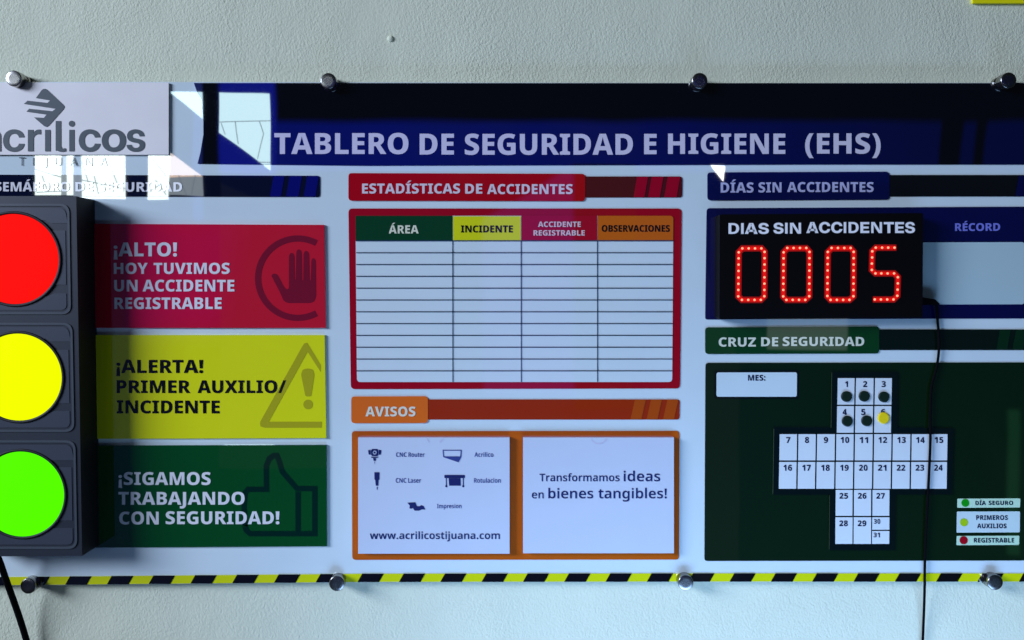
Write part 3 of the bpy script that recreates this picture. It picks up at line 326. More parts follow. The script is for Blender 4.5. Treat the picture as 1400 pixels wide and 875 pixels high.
r433|358,552 369,552 380,551 391,550 402,549 411,548 420,546 406,429 398,431 389,433 379,434 369,435 358,436 346,436 328,435 311,432 294,427 278,419 263,410 248,398 235,384 224,368 215,350 209,329 205,306 203,281 203,0 78,0 78,542 175,542 193,448 198,448 210,466 223,484 239,500 255,515 274,528 293,538 314,546 336,551
s493|449,156 447,123 438,93 424,67 405,44 380,25 350,10 315,-1 274,-8 228,-10 192,-9 159,-6 129,-2 101,4 74,13 49,23 49,129 76,117 106,107 137,98 168,91 198,87 227,85 260,87 286,93 306,102 319,114 328,129 330,146 329,157 326,167 320,177 311,186 298,195 282,204 261,214 235,226 203,238 172,251 144,265 119,279 98,294 80,310 66,329 56,350 50,375 48,403 54,447 74,484 106,514 149,535 199,548 258,552 292,551 324,547 354,542 384,534 413,524 441,512 403,423 378,433 353,442 328,449 302,455 278,458 255,460 229,458 207,454 190,446 177,436 170,424 167,410 168,398 172,388 178,379 188,371 201,362 218,354 239,344 265,333 295,321 327,308 355,295 380,281 401,266 418,249 432,231 442,209 448,184
t397|290,90 305,91 319,92 334,95 347,98 360,101 371,104 371,11 357,6 341,1 322,-4 302,-7 281,-9 258,-10 228,-8 200,-3 174,5 151,18 131,36 115,59 102,88 95,123 92,165 92,447 20,447 20,502 99,546 140,661 218,661 218,542 366,542 366,447 218,447 218,171 220,146 227,126 238,110 252,99 270,93
u637|559,542 559,0 461,0 444,70 437,70 425,53 410,37 393,24 375,14 355,5 335,-2 313,-6 291,-9 268,-10 230,-8 195,-1 164,11 137,27 115,48 97,75 84,107 77,145 74,188 74,542 200,542 200,213 202,176 210,145 224,122 243,105 268,94 300,91 331,93 358,101 380,112 398,129 412,150 422,175 428,205 432,239 433,276 433,542
v545|206,0 0,542 132,542 239,222 242,211 246,199 251,186 255,173 259,159 262,146 265,133 268,122 269,111 273,111 275,122 278,133 281,146 285,159 289,172 293,186 298,199 302,211 305,222 413,542 545,542 339,0
w831|450,281 445,299 441,318 436,337 431,356 427,374 424,391 421,407 418,420 416,431 412,431 411,420 408,407 405,391 401,373 397,355 393,336 388,316 383,297 378,278 296,1 160,1 11,543 137,543 201,283 205,265 210,246 214,226 218,206 222,186 225,166 228,148 231,131 232,115 236,115 238,126 240,138 242,151 245,165 248,180 251,194 254,209 257,223 260,236 263,249 266,260 269,269 348,543 485,543 561,268 565,253 569,237 574,219 578,201 582,183 586,165 590,147 592,131 594,116 598,116 599,131 602,147 605,165 608,185 612,205 616,225 621,246 625,265 630,283 695,543 819,543 669,1 530,1
x565|202,277 22,542 164,542 283,357 402,542 543,542 362,277 552,0 410,0 283,197 155,0 13,0
y546|0,542 133,542 241,233 246,220 250,206 254,193 258,180 262,168 265,155 268,142 271,130 273,118 277,118 281,134 285,152 291,172 297,193 304,213 311,233 415,542 546,542 319,-60 304,-96 288,-128 270,-157 249,-182 226,-202 200,-219 171,-230 137,-238 100,-240 84,-240 70,-239 57,-238 45,-236 35,-234 25,-232 25,-133 33,-135 42,-136 52,-137 62,-138 73,-139 84,-139 104,-138 121,-134 137,-127 150,-118 162,-107 173,-94 183,-79 191,-63 198,-46 217,2
z483|449,0 34,0 34,76 300,446 49,446 49,542 441,542 441,457 180,96 449,96
A670|534,0 467,190 202,190 135,0 0,0 262,717 407,717 670,0|373,478 370,488 366,500 361,516 356,534 351,552 346,571 341,588 337,603 334,615 331,600 327,584 323,567 319,550 314,534 310,518 306,503 302,490 299,478 236,298 435,298
C638|400,617 369,615 339,609 312,599 287,585 265,568 246,547 229,523 215,496 204,465 196,431 191,395 189,356 192,305 200,259 213,217 232,182 255,152 284,128 319,111 358,101 403,97 434,99 464,102 493,107 522,114 550,122 578,132 578,23 549,13 520,4 490,-2 459,-6 425,-9 388,-10 317,-5 256,10 203,35 158,70 121,112 93,164 73,222 61,286 57,357 60,409 67,459 80,505 97,548 119,587 146,621 177,652 213,677 254,697 299,712 348,721 401,724 437,723 473,719 509,713 543,704 576,693 607,679 563,576 539,586 514,596 487,604 460,611 431,615
I375|337,0 38,0 38,73 124,97 124,616 38,641 38,714 337,714 337,641 251,616 251,97 337,73
L545|90,0 90,714 217,714 217,107 516,107 516,0
N787|697,0 539,0 200,561 196,561 197,544 199,526 200,506 201,484 202,462 203,439 204,416 204,394 204,371 204,0 90,0 90,714 247,714 585,157 588,157 587,171 587,188 585,207 584,229 583,251 582,275 582,298 581,320 581,340 581,714 697,714
R642|300,714 358,711 408,704 452,691 489,673 519,650 542,622 558,589 568,551 571,508 569,475 563,445 553,419 539,395 522,375 503,357 482,342 460,328 436,317 637,0 490,0 325,282 217,282 217,0 90,0 90,714|296,612 217,612 217,383 298,383 342,386 378,396 406,412 426,435 438,465 442,502 440,526 435,547 426,565 414,579 398,591 378,600 355,606 327,610
T569|348,0 221,0 221,607 15,607 15,714 553,714 553,607 348,607
!280|189,224 92,224 67,714 214,714|62,64 65,90 72,109 84,124 100,134 119,140 140,142 160,140 179,134 195,124 207,109 214,90 217,64 214,40 207,20 195,5 179,-5 160,-11 140,-13 119,-11 100,-5 84,5 72,20 65,40
 260
.279|62,64 65,90 72,109 84,124 100,134 119,140 139,142 160,140 179,134 195,124 207,109 214,89 217,64 214,40 207,20 195,5 179,-5 160,-11 139,-13 119,-11 100,-5 84,5 72,20 65,40""",
'S': """a587|308,553 370,547 421,532 462,506 490,469 508,422 514,364 514,0 421,0 395,75 391,75 376,56 360,40 344,27 327,15 308,6 287,-1 265,-6 239,-9 210,-10 179,-8 151,-2 124,8 100,22 80,41 64,63 52,90 44,122 42,158 49,209 69,251 104,285 153,309 215,325 291,332 383,335 383,357 380,390 372,415 359,433 340,445 318,452 291,454 265,453 239,449 214,442 188,434 163,424 138,413 99,505 128,518 159,530 193,540 230,547 268,551|319,253 271,249 234,240 208,227 191,209 180,188 177,162 179,139 186,120 199,106 215,96 234,90 256,88 290,92 320,102 347,119 367,143 379,173 383,210 383,256
b627|209,581 209,560 208,540 207,520 206,502 204,486 203,472 209,472 225,494 245,513 269,529 297,542 329,550 367,553 425,545 476,521 519,482 551,427 571,357 577,272 574,214 565,162 550,116 530,78 505,46 476,22 442,4 405,-6 364,-10 326,-8 294,0 267,12 245,27 225,44 209,62 200,62 177,0 77,0 77,760 209,760|328,447 301,445 278,439 258,429 242,415 230,397 220,375 214,349 210,318 209,283 209,269 212,217 220,175 235,141 257,117 289,102 330,98 364,103 392,118 414,143 430,177 439,221 442,274 439,326 430,370 414,403 392,428 364,442
c505|308,-10 259,-7 214,3 173,19 137,43 107,73 82,111 64,156 53,208 49,269 53,331 65,385 85,431 111,469 143,500 180,524 222,540 268,550 318,553 347,552 376,549 404,544 430,537 454,528 476,519 436,417 417,424 397,431 377,437 357,441 336,444 316,445 289,443 265,436 244,426 226,410 211,391 199,367 191,339 186,307 184,270 186,234 191,202 199,174 211,151 226,132 243,117 264,107 288,100 314,98 342,100 368,103 394,109 418,117 440,126 462,137 462,28 442,17 419,8 395,0 369,-6 340,-9
d627|259,-10 201,-2 150,22 108,61 75,116 56,186 49,271 56,356 76,427 108,482 152,522 203,545 263,553 288,552 311,549 332,543 351,535 368,525 383,514 397,501 409,488 420,473 425,473 423,486 422,501 420,520 419,540 418,558 418,574 418,760 550,760 550,0 448,0 423,71 418,71 407,57 395,43 381,30 366,19 349,9 330,1 308,-5 285,-9|301,96 342,101 374,114 397,135 412,166 422,205 425,254 425,269 422,322 413,365 398,400 375,425 342,441 299,446 265,441 237,425 214,399 197,364 187,320 184,268 187,217 197,174 214,140 237,116 266,101
e587|302,553 349,550 391,540 429,524 462,502 489,474 511,440 527,400 537,356 540,307 540,240 184,240 189,196 203,160 224,130 254,108 290,95 334,91 367,92 398,95 426,101 454,108 482,118 511,130 511,28 483,16 455,6 427,-1 396,-6 361,-9 322,-10 271,-7 224,3 181,20 143,44 110,75 84,113 65,158 53,209 49,268 53,327 64,379 81,424 105,463 134,495 170,521 210,539 254,550|304,457 273,453 246,442 223,424 205,400 193,369 187,331 413,331 412,355 408,377 401,396 392,413 380,428 365,440 348,449 327,455
f373|363,443 235,443 235,0 103,0 103,443 18,443 18,507 105,544 105,566 110,629 125,680 150,718 185,744 230,760 285,765 308,764 331,762 352,759 371,755 390,750 409,744 378,651 367,654 356,657 343,660 330,662 317,664 303,664 282,662 265,654 252,641 242,623 237,599 235,570 235,543 363,543
g627|261,553 296,551 328,544 356,532 381,516 403,497 422,474 427,474 440,543 550,543 550,-6 547,-54 537,-97 521,-135 499,-167 470,-193 435,-213 392,-228 343,-237 287,-240 247,-239 210,-237 175,-232 143,-226 113,-217 84,-207 84,-93 113,-105 144,-116 175,-124 209,-130 246,-133 285,-135 324,-131 357,-120 384,-102 403,-78 415,-48 419,-13 419,3 419,12 419,23 420,36 421,49 422,61 423,71 418,71 400,47 379,28 355,11 328,0 296,-8 261,-10 200,-2 149,22 106,63 75,119 56,188 49,271 56,353 75,422 107,479 150,520 201,545|299,448 276,445 255,439 236,427 221,411 208,391 197,367 190,338 186,306 184,269 188,216 197,172 214,138 237,114 266,99 301,94 322,95 341,98 358,104 373,111 386,120 397,132 406,146 413,162 419,180 423,201 425,225 426,250 426,272 424,310 420,343 413,371 403,395 389,414 372,429 352,439 327,446
h640|209,586 209,562 208,540 207,520 205,501 204,485 203,472 210,472 222,490 236,505 252,518 269,529 287,537 307,544 327,549 348,552 370,553 409,550 444,543 475,532 502,516 524,494 542,468 556,436 564,398 566,354 566,0 435,0 435,326 432,363 424,393 411,417 393,433 368,444 338,447 307,444 282,437 261,425 244,409 230,388 221,363 214,334 210,300 209,263 209,0 77,0 77,760 209,760
i287|209,543 209,0 77,0 77,543|144,754 163,752 180,747 195,739 207,726 214,708 217,685 214,663 207,646 195,633 180,624 163,619 144,617 125,619 108,624 92,633 81,646 74,663 71,685 74,708 81,726 92,739 108,747 125,752
j286|35,-240 19,-240 3,-238 -13,-236 -28,-234 -41,-231 -53,-228 -53,-124 -43,-126 -33,-129 -23,-131 -13,-132 -2,-133 10,-133 28,-131 43,-126 57,-116 68,-101 75,-79 77,-50 77,543 209,543 209,-65 207,-97 201,-127 191,-155 177,-179 159,-200 136,-217 108,-230 74,-237|71,685 73,708 80,726 92,739 107,747 124,752 144,754 162,752 179,747 194,739 207,726 214,708 216,685 214,663 207,646 194,633 179,624 162,619 144,617 124,619 107,624 92,633 80,646 73,663
k587|209,405 208,388 208,369 206,349 205,328 203,309 202,291 206,291 211,298 217,306 224,316 231,326 239,336 247,347 254,357 261,365 268,373 419,543 568,543 362,312 582,0 428,0 270,228 209,177 209,0 77,0 77,760 209,760
l286|209,0 77,0 77,760 209,760
m963|702,553 759,548 805,532 842,506 868,468 884,417 889,354 889,0 758,0 758,326 755,364 748,395 735,418 718,434 695,444 667,447 628,442 597,428 575,404 560,371 551,330 548,280 548,0 417,0 417,326 416,352 413,375 407,394 400,411 390,424 378,434 363,441 346,445 327,447 299,444 275,437 256,425 240,409 228,388 220,363 214,334 210,300 209,263 209,0 77,0 77,543 179,543 198,472 203,472 215,489 228,503 243,516 260,527 278,537 298,544 319,549 341,552 365,553 404,551 438,544 467,532 492,515 513,494 529,469 535,469 554,495 578,516 606,532 636,544 668,551
n640|372,553 429,548 477,532 515,506 544,468 561,417 566,354 566,0 435,0 435,326 432,363 425,393 412,417 393,433 368,444 338,447 293,442 260,426 236,399 221,363 212,318 209,263 209,0 77,0 77,543 179,543 198,470 203,470 216,487 231,503 247,516 265,527 284,537 304,544 326,549 349,552
o619|569,273 567,229 561,189 551,152 537,119 520,90 499,64 475,41 447,23 417,9 383,-2 347,-8 308,-10 271,-8 237,-2 204,9 174,23 147,41 123,64 101,90 83,119 69,152 58,189 52,229 49,273 53,330 63,381 81,425 105,464 135,495 171,521 213,539 259,550 311,553 359,550 404,539 445,521 481,495 511,464 536,425 555,381 566,330|184,273 186,237 190,205 197,176 207,151 221,130 238,114 258,102 282,95 310,92 337,95 361,102 381,114 398,130 411,151 422,176 429,205 433,237 434,273 433,309 429,341 421,369 411,393 397,413 381,429 360,441 337,448 309,450 269,445 238,430 214,404 197,369 188,325
p627|367,553 427,545 478,522 520,482 552,428 571,358 577,273 574,215 565,163 550,117 530,78 505,47 475,22 442,4 405,-6 364,-10 339,-9 315,-5 294,1 275,8 258,17 244,27 231,38 219,50 209,62 203,62 204,49 205,35 207,20 208,4 209,-12 209,-28 209,-240 77,-240 77,543 184,543 203,472 209,472 220,486 232,500 245,513 260,524 277,534 296,542 318,548 341,552|327,447 301,445 278,439 259,429 243,416 231,398 221,377 215,352 211,323 209,289 209,273 210,237 214,206 220,177 229,153 241,134 257,118 277,107 301,100 329,98 353,100 374,107 392,119 408,135 420,155 430,179 437,208 441,239 442,274 439,326 430,369 414,403 391,427 363,442
q627|418,-11 418,2 419,16 419,30 420,45 422,58 424,71 418,71 402,50 382,31 358,14 330,1 297,-7 259,-10 201,-2 150,22 108,61 75,116 56,186 49,271 52,329 61,381 76,426 97,465 122,496 151,521 185,539 222,550 262,553 300,551 333,543 361,530 385,513 405,494 422,472 426,472 440,543 550,543 550,-240 418,-240|302,95 330,97 354,103 374,112 390,125 403,143 413,164 419,189 423,219 425,251 425,272 422,324 413,368 398,403 375,428 342,443 300,448 264,443 235,427 213,401 197,365 187,321 184,268 188,216 197,173 213,139 236,115 265,100
r437|363,553 373,553 384,552 395,552 406,550 416,549 424,547 410,424 402,426 393,427 383,429 373,430 361,430 349,431 332,430 315,427 299,422 283,415 268,406 253,395 241,381 230,366 221,348 214,328 210,305 209,280 209,0 77,0 77,543 179,543 197,450 203,450 215,468 228,486 244,502 260,517 278,529 298,539 319,547 340,552
s495|452,157 450,124 441,94 427,68 408,45 383,25 353,10 317,-1 276,-8 230,-10 193,-9 160,-6 129,-2 101,4 74,12 48,23 48,134 76,122 106,111 138,102 170,95 200,91 228,90 259,92 284,97 303,105 316,117 324,131 327,147 326,158 322,168 316,177 307,186 295,195 278,204 258,214 232,225 201,237 170,250 142,264 117,278 96,293 79,310 65,328 55,350 49,374 47,402 54,447 73,485 106,515 149,536 200,549 260,553 293,552 325,549 356,543 386,535 415,525 444,513 405,420 380,430 355,439 329,447 303,452 279,456 257,457 232,456 211,451 195,444 183,435 175,423 173,410 174,399 178,389 184,381 193,372 206,364 223,356 244,347 269,336 299,324 331,311 359,297 383,284 404,269 421,252 435,233 445,211 450,186
t403|295,96 310,96 325,98 339,100 353,103 365,106 377,110 377,12 362,6 345,1 326,-4 306,-7 283,-9 260,-10 229,-8 201,-3 175,6 152,18 131,36 115,59 102,88 95,124 92,167 92,443 20,443 20,501 101,546 142,661 225,661 225,543 372,543 372,443 225,443 225,174 227,150 233,130 244,115 258,104 275,98
u640|563,543 563,0 461,0 443,70 436,70 423,53 409,37 392,24 374,14 354,5 334,-2 312,-6 290,-9 267,-10 229,-8 195,-1 164,11 137,27 114,49 97,75 83,107 76,145 73,188 73,543 205,543 205,217 208,180 216,150 229,127 247,110 272,100 302,96 333,99 359,106 380,117 397,134 410,155 420,180 426,209 430,243 431,280 431,543
v552|206,0 0,543 139,543 244,223 248,213 251,202 255,189 259,176 263,163 266,151 269,138 271,127 273,117 276,117 278,127 281,138 284,150 287,163 291,176 295,189 299,201 303,212 306,222 413,543 552,543 345,0
w839|454,277 449,295 444,314 440,333 435,352 431,370 428,388 425,404 422,418 420,429 416,429 415,418 412,404 409,388 405,370 401,351 397,332 392,312 387,293 382,273 303,1 160,1 11,544 144,544 205,289 210,271 214,252 218,232 222,212 226,192 229,172 232,153 235,136 236,120 240,120 241,131 243,143 246,157 249,171 251,186 254,201 257,215 261,230 264,243 267,256 270,266 272,275 348,544 493,544 566,274 570,259 574,243 578,225 583,207 587,189 591,170 594,152 597,136 599,121 602,121 604,136 606,152 609,171 612,191 616,211 620,232 625,252 629,271 633,289 697,544 827,544 677,1 531,1
x572|200,277 21,543 171,543 286,361 402,543 551,543 371,277 560,0 410,0 286,194 162,0 12,0
y553|0,543 140,543 246,233 251,221 255,208 259,196 262,184 266,171 269,159 272,147 274,135 276,124 280,124 283,140 288,157 293,176 299,195 305,215 312,233 415,543 553,543 327,-57 312,-94 295,-127 276,-156 256,-181 232,-202 206,-218 176,-230 141,-238 103,-240 87,-240 72,-239 59,-238 48,-236 37,-234 28,-232 28,-128 35,-129 44,-131 54,-132 65,-133 75,-134 87,-134 106,-133 124,-129 139,-122 153,-113 165,-102 175,-89 185,-74 193,-58 200,-41 217,2
z486|453,0 33,0 33,80 295,442 48,442 48,543 444,543 444,455 188,101 453,101
.281|60,66 63,92 71,112 83,127 100,138 119,144 141,146 162,144 181,137 198,127 211,112 218,92 221,66 218,41 210,21 198,6 181,-5 162,-11 141,-13 119,-11 100,-5 83,6 71,21 63,41
 260""",
'I': """D747|691,376 688,316 680,262 665,212 644,167 619,128 588,94 553,65 513,42 468,23 419,10 366,3 310,0 86,0 86,728 328,728 383,726 434,718 481,706 524,687 562,665 595,637 624,606 648,569 667,528 680,482 688,431|525,371 524,408 520,441 513,471 503,499 489,522 474,542 456,559 435,573 411,583 385,591 356,595 324,597 246,597 246,132 309,132 360,136 405,147 441,165 472,192 496,224 512,266 522,314
I260|55,0 55,728 205,728 205,0
A745|7,0 255,728 487,728 738,0 542,0 443,319 431,359 419,400 408,441 396,482 384,525 373,569 360,614 348,662 394,662 382,614 370,569 358,525 346,482 334,441 323,400 311,359 299,319 198,0|177,143 177,279 568,279 568,143
S667|336,-11 291,-9 248,-4 209,5 173,18 142,34 114,54 90,77 70,103 54,133 42,166 36,201 33,240 200,240 202,224 206,208 211,194 219,181 228,169 239,159 251,150 266,143 282,138 299,133 317,131 337,130 355,131 372,133 387,136 402,140 415,146 426,152 436,159 444,167 451,177 455,187 458,198 459,209 458,219 456,229 452,237 446,245 439,252 430,259 418,266 406,272 391,277 375,283 356,288 335,292 261,308 212,321 169,337 133,357 103,381 79,409 62,440 52,475 48,513 51,545 58,576 69,604 84,631 104,655 128,676 155,695 185,710 218,723 254,732 293,737 334,739 376,737 415,732 451,723 483,710 513,694 540,676 562,654 581,629 597,601 608,571 615,538 618,503 455,503 451,524 444,542 434,559 419,572 402,583 383,591 360,596 335,597 320,597 305,595 291,592 277,588 266,583 255,576 247,569 239,561 233,552 229,542 226,533 225,522 226,512 228,502 232,494 237,487 244,479 253,473 263,467 275,461 289,456 304,451 321,447 340,442 404,429 433,423 459,416 483,408 506,399 526,389 545,378 562,367 577,354 590,341 602,327 611,312 619,295 625,278 629,259 632,239 633,219 631,184 624,152 613,122 598,95 578,71 555,50 527,31 496,16 461,4 423,-4 381,-10
N824|738,0 533,0 223,545 219,545 220,533 221,520 222,505 223,489 224,473 225,456 226,439 226,422 227,405 228,388 228,372 228,356 228,0 86,0 86,728 290,728 599,188 602,188 601,199 601,212 600,225 599,241 597,257 596,273 596,291 595,308 595,324 594,341 594,356 594,370 594,728 738,728
C731|377,-11 329,-8 283,0 240,14 199,33 162,58 128,87 99,122 74,161 54,205 40,253 32,306 29,363 32,421 40,474 54,522 74,566 99,606 128,641 162,670 199,695 240,714 283,728 329,736 377,739 410,738 441,734 471,728 500,720 527,709 552,696 577,681 599,665 619,646 638,625 654,602 669,578 681,552 691,524 699,495 704,464 527,464 524,478 521,491 516,504 510,516 503,526 496,537 487,545 478,554 468,561 458,568 446,573 435,578 422,582 409,584 395,585 380,586 354,584 329,579 306,571 286,559 268,544 251,527 238,506 226,483 217,457 210,428 207,397 206,363 207,330 210,298 217,270 226,244 237,221 251,200 268,183 286,168 306,156 329,148 354,143 380,142 395,142 408,144 421,146 434,149 446,154 457,160 468,166 478,173 487,182 495,191 502,201 509,212 515,223 521,236 524,249 528,263 704,263 699,233 692,206 682,179 670,153 656,129 640,106 622,85 602,66 579,49 555,33 529,20 502,9 473,0 442,-6 410,-10
E617|49,0 49,728 583,728 583,580 224,580 224,438 555,438 555,294 224,294 224,147 583,147 583,0
T652|23,580 23,728 629,728 629,580 414,580 414,0 239,0 239,580
 269""",
'L': """a553|212,-9 195,-8 179,-7 164,-5 148,-1 134,3 120,8 107,15 95,22 84,30 74,40 65,50 57,61 49,73 44,86 39,100 36,115 34,131 33,147 34,162 35,175 38,188 41,200 45,211 50,221 56,230 62,239 69,248 77,255 86,262 95,268 104,273 115,279 125,283 137,288 148,291 160,294 172,297 185,300 198,302 210,304 223,306 237,308 252,310 266,311 279,312 292,314 303,315 312,317 321,318 330,320 337,322 343,324 349,327 354,330 357,333 360,336 363,340 364,345 365,350 366,355 366,358 365,366 365,373 363,379 361,385 358,391 355,397 351,402 347,407 342,412 336,416 331,419 324,422 317,425 310,427 302,429 293,431 285,431 275,432 266,431 257,431 248,429 240,427 232,425 225,422 218,419 211,416 205,412 199,407 194,402 190,397 186,392 182,386 179,380 177,374 175,368 174,361 49,366 51,383 55,398 61,414 67,428 75,442 84,455 94,466 105,478 118,487 132,497 146,504 162,512 179,518 197,523 216,527 235,530 256,532 278,532 294,532 310,531 325,529 339,527 354,524 367,521 380,517 393,512 405,506 416,500 426,494 437,486 446,479 455,470 462,461 469,452 476,441 481,431 486,419 490,407 493,395 495,382 497,368 497,354 497,0 368,0 368,73 366,73 361,65 356,58 351,51 345,44 339,37 333,31 326,25 318,20 310,14 302,10 292,5 283,1 273,-1 262,-4 250,-6 238,-8 226,-9|247,86 259,87 271,88 282,90 292,93 302,96 312,101 320,105 328,111 335,117 342,124 347,130 353,138 357,146 360,155 363,163 365,172 366,182 367,191 367,247 364,246 362,245 359,244 356,242 353,241 349,240 345,239 341,238 336,236 332,235 327,234 322,233 317,232 312,231 306,230 301,229 295,229 290,228 284,227 278,226 272,225 267,224 261,223 255,222 247,221 239,219 230,217 223,215 215,213 208,210 201,207 195,204 189,200 183,196 178,192 174,187 170,182 167,176 164,170 163,164 162,157 161,150 162,144 162,137 164,131 166,125 168,121 172,116 176,111 180,107 185,103 190,100 196,97 202,94 208,91 215,90 223,88 230,87 238,86
c557|289,-12 264,-11 240,-8 217,-3 195,4 174,12 154,23 136,35 119,49 103,64 88,81 76,99 64,119 55,140 46,162 41,185 36,208 33,234 32,260 33,287 36,312 41,336 46,359 55,381 64,402 76,422 88,440 103,458 119,473 136,486 154,499 174,509 195,518 217,524 240,529 264,532 289,533 305,533 321,531 336,529 351,527 365,523 379,519 393,514 406,508 418,502 430,495 441,487 452,479 462,470 472,460 480,451 488,440 496,429 502,417 508,406 514,393 518,380 522,367 524,353 527,339 399,333 397,340 396,347 394,353 392,359 390,365 387,371 384,376 380,381 376,386 373,391 369,396 364,399 359,403 354,407 349,410 344,413 338,416 332,418 326,420 319,422 312,423 306,424 298,425 291,425 278,424 266,423 254,420 243,416 233,411 224,404 214,397 207,389 199,380 192,370 186,359 181,347 176,334 173,321 170,307 168,292 167,276 167,260 167,244 168,229 170,214 173,200 176,187 181,174 186,162 192,151 199,142 206,132 214,124 223,117 233,111 243,105 254,102 266,99 278,97 291,97 298,97 306,97 312,98 319,100 326,101 332,103 338,105 343,108 349,111 354,114 359,118 363,122 368,126 372,130 375,135 379,140 383,146 386,151 389,157 391,163 394,169 396,176 397,183 398,190 527,184 525,170 522,156 519,143 515,130 510,118 503,105 497,94 490,83 481,72 473,62 463,52 453,43 442,35 431,27 419,20 407,14 394,8 380,3 366,-1 352,-5 336,-8 321,-10 305,-11
r371|56,0 56,522 184,522 184,435 186,435 191,449 197,462 205,475 213,486 222,496 232,504 243,511 255,517 268,521 282,525 297,527 313,527 317,527 321,527 325,527 329,527 333,527 336,527 340,526 343,526 347,526 350,526 353,525 355,525 355,409 353,409 349,410 345,410 341,411 336,411 331,412 325,412 319,413 313,413 307,413 301,413 295,413 286,413 276,412 267,410 257,407 249,403 241,399 233,395 226,389 219,382 212,375 207,368 202,359 198,350 194,340 191,330 189,318 188,306 188,293 188,0
l250|56,0 56,728 188,728 188,0
i244|56,0 56,522 188,522 188,0|122,595 111,596 101,597 92,600 83,604 75,609 67,616 60,623 55,631 50,639 47,648 45,658 45,667 45,678 47,687 50,696 55,704 60,712 67,719 75,726 83,730 92,735 101,738 111,739 122,740 132,739 143,738 152,735 161,730 169,726 177,719 184,712 189,704 193,696 196,687 198,677 199,667 198,657 196,648 193,639 189,631 184,623 177,616 169,609 161,604 152,600 143,597 132,596
o582|291,-12 266,-11 242,-8 218,-3 196,3 175,12 155,22 137,35 119,48 104,63 89,80 76,98 65,118 55,139 47,161 41,184 36,208 33,234 32,260 33,287 36,312 41,336 47,360 55,382 65,403 76,423 89,441 104,458 119,473 137,486 155,499 175,509 196,518 218,524 242,529 266,532 291,533 316,532 341,529 364,524 386,518 407,509 427,499 446,486 463,473 479,458 493,441 506,423 518,403 527,382 536,360 542,336 546,312 549,287 550,260 549,234 546,208 542,184 536,161 527,139 518,118 506,98 493,80 479,63 463,48 446,35 427,22 407,12 386,3 364,-3 341,-8 316,-11|291,97 304,98 316,99 327,102 338,106 348,111 358,117 367,124 375,132 383,141 390,151 396,162 401,174 406,187 409,200 412,214 415,229 416,244 416,260 416,277 415,292 412,307 409,321 406,334 401,347 396,359 390,370 383,380 375,389 367,397 358,404 348,411 338,416 327,419 316,422 304,424 291,425 279,424 267,422 255,419 245,416 234,411 225,404 215,397 207,389 200,380 193,370 187,359 181,347 177,334 173,321 170,307 168,292 167,277 167,260 167,244 168,229 170,214 173,200 177,187 181,174 187,162 193,151 200,141 207,132 215,124 225,117 234,111 244,106 255,102 267,99 278,98
s521|264,-12 243,-12 222,-10 203,-7 184,-3 166,1 149,8 133,15 118,23 104,32 90,42 79,53 68,65 58,78 50,92 43,107 38,123 34,140 31,157 160,162 163,150 166,140 171,130 177,121 184,113 192,105 201,100 211,94 223,91 235,88 248,86 263,85 276,86 290,87 301,90 312,93 322,97 331,103 338,108 345,115 350,122 353,129 355,137 355,146 355,153 354,159 351,166 348,171 343,177 337,182 331,186 324,190 315,193 307,197 296,200 286,202 196,220 172,226 150,233 130,242 112,251 96,262 83,274 71,287 61,301 53,317 48,333 45,352 44,371 44,387 47,402 50,417 56,430 62,443 70,456 80,468 90,479 102,488 115,497 129,505 145,512 162,519 179,523 198,527 217,530 237,532 258,533 279,532 299,530 318,527 336,523 354,519 370,512 386,505 400,497 413,488 425,478 436,467 446,455 455,442 461,428 468,414 472,399 475,383 477,366 355,361 354,372 351,381 347,391 342,399 335,407 328,415 319,421 309,426 298,430 287,433 275,435 262,436 249,435 237,434 227,432 216,428 208,424 199,418 192,413 186,406 182,399 178,392 176,384 176,376 176,369 178,362 180,356 184,351 188,345 193,340 200,335 207,332 214,328 224,324 233,321 244,319 338,300 363,294 386,287 406,279 424,270 439,260 453,249 464,236 474,223 480,208 486,192 489,175 490,157 489,140 487,124 482,109 477,94 470,81 461,68 451,56 439,44 427,34 413,25 397,16 381,9 364,2 345,-3 326,-7 306,-10 285,-11
n586|188,296 188,0 56,0 56,522 185,522 185,389 164,389 173,412 183,432 193,450 206,467 219,482 233,495 249,506 266,516 284,523 304,528 325,531 347,532 365,531 382,529 398,526 414,521 429,516 443,508 456,500 468,490 479,479 490,467 499,454 507,439 514,423 520,407 524,389 528,370 530,349 530,328 530,0 398,0 398,306 397,323 395,339 392,354 386,367 380,379 372,389 362,398 352,405 340,411 327,415 312,417 297,418 287,417 277,417 267,415 258,412 250,409 241,405 233,400 226,395 219,388 213,381 207,373 202,365 198,355 194,345 191,334 189,322 188,310
T569|333,0 236,0 236,643 11,643 11,728 557,728 557,643 333,643
J282|-3,-196 -15,-196 -27,-195 -37,-194 -46,-192 -55,-190 -64,-188 -72,-186 -80,-183 -80,-101 -71,-103 -63,-105 -54,-106 -45,-108 -36,-109 -27,-110 -16,-111 -6,-111 6,-110 19,-108 31,-105 43,-101 53,-95 63,-87 71,-76 80,-64 86,-51 90,-34 93,-15 93,7 93,728 191,728 191,14 190,-20 185,-52 177,-80 167,-104 154,-126 138,-145 119,-161 99,-173 76,-184 52,-190 25,-194
U746|655,259 653,221 647,187 637,153 624,121 607,93 585,66 560,44 530,25 497,9 459,-1 416,-8 370,-10 306,-5 250,8 202,32 162,64 131,104 109,150 95,202 91,260 91,728 189,728 189,258 192,217 200,180 214,149 235,122 261,101 293,86 331,76 375,73 406,75 433,80 459,87 480,98 499,110 515,125 529,143 539,163 548,185 554,208 558,232 559,259 559,728 655,728
A657|554,0 469,220 184,220 100,0 0,0 282,731 374,731 656,0|362,521 360,526 358,533 355,541 352,553 348,564 345,575 341,586 337,599 334,610 331,619 329,628 326,635 324,624 321,614 319,604 316,592 313,582 310,572 307,562 304,553 302,543 299,535 297,528 295,521 214,307 440,307
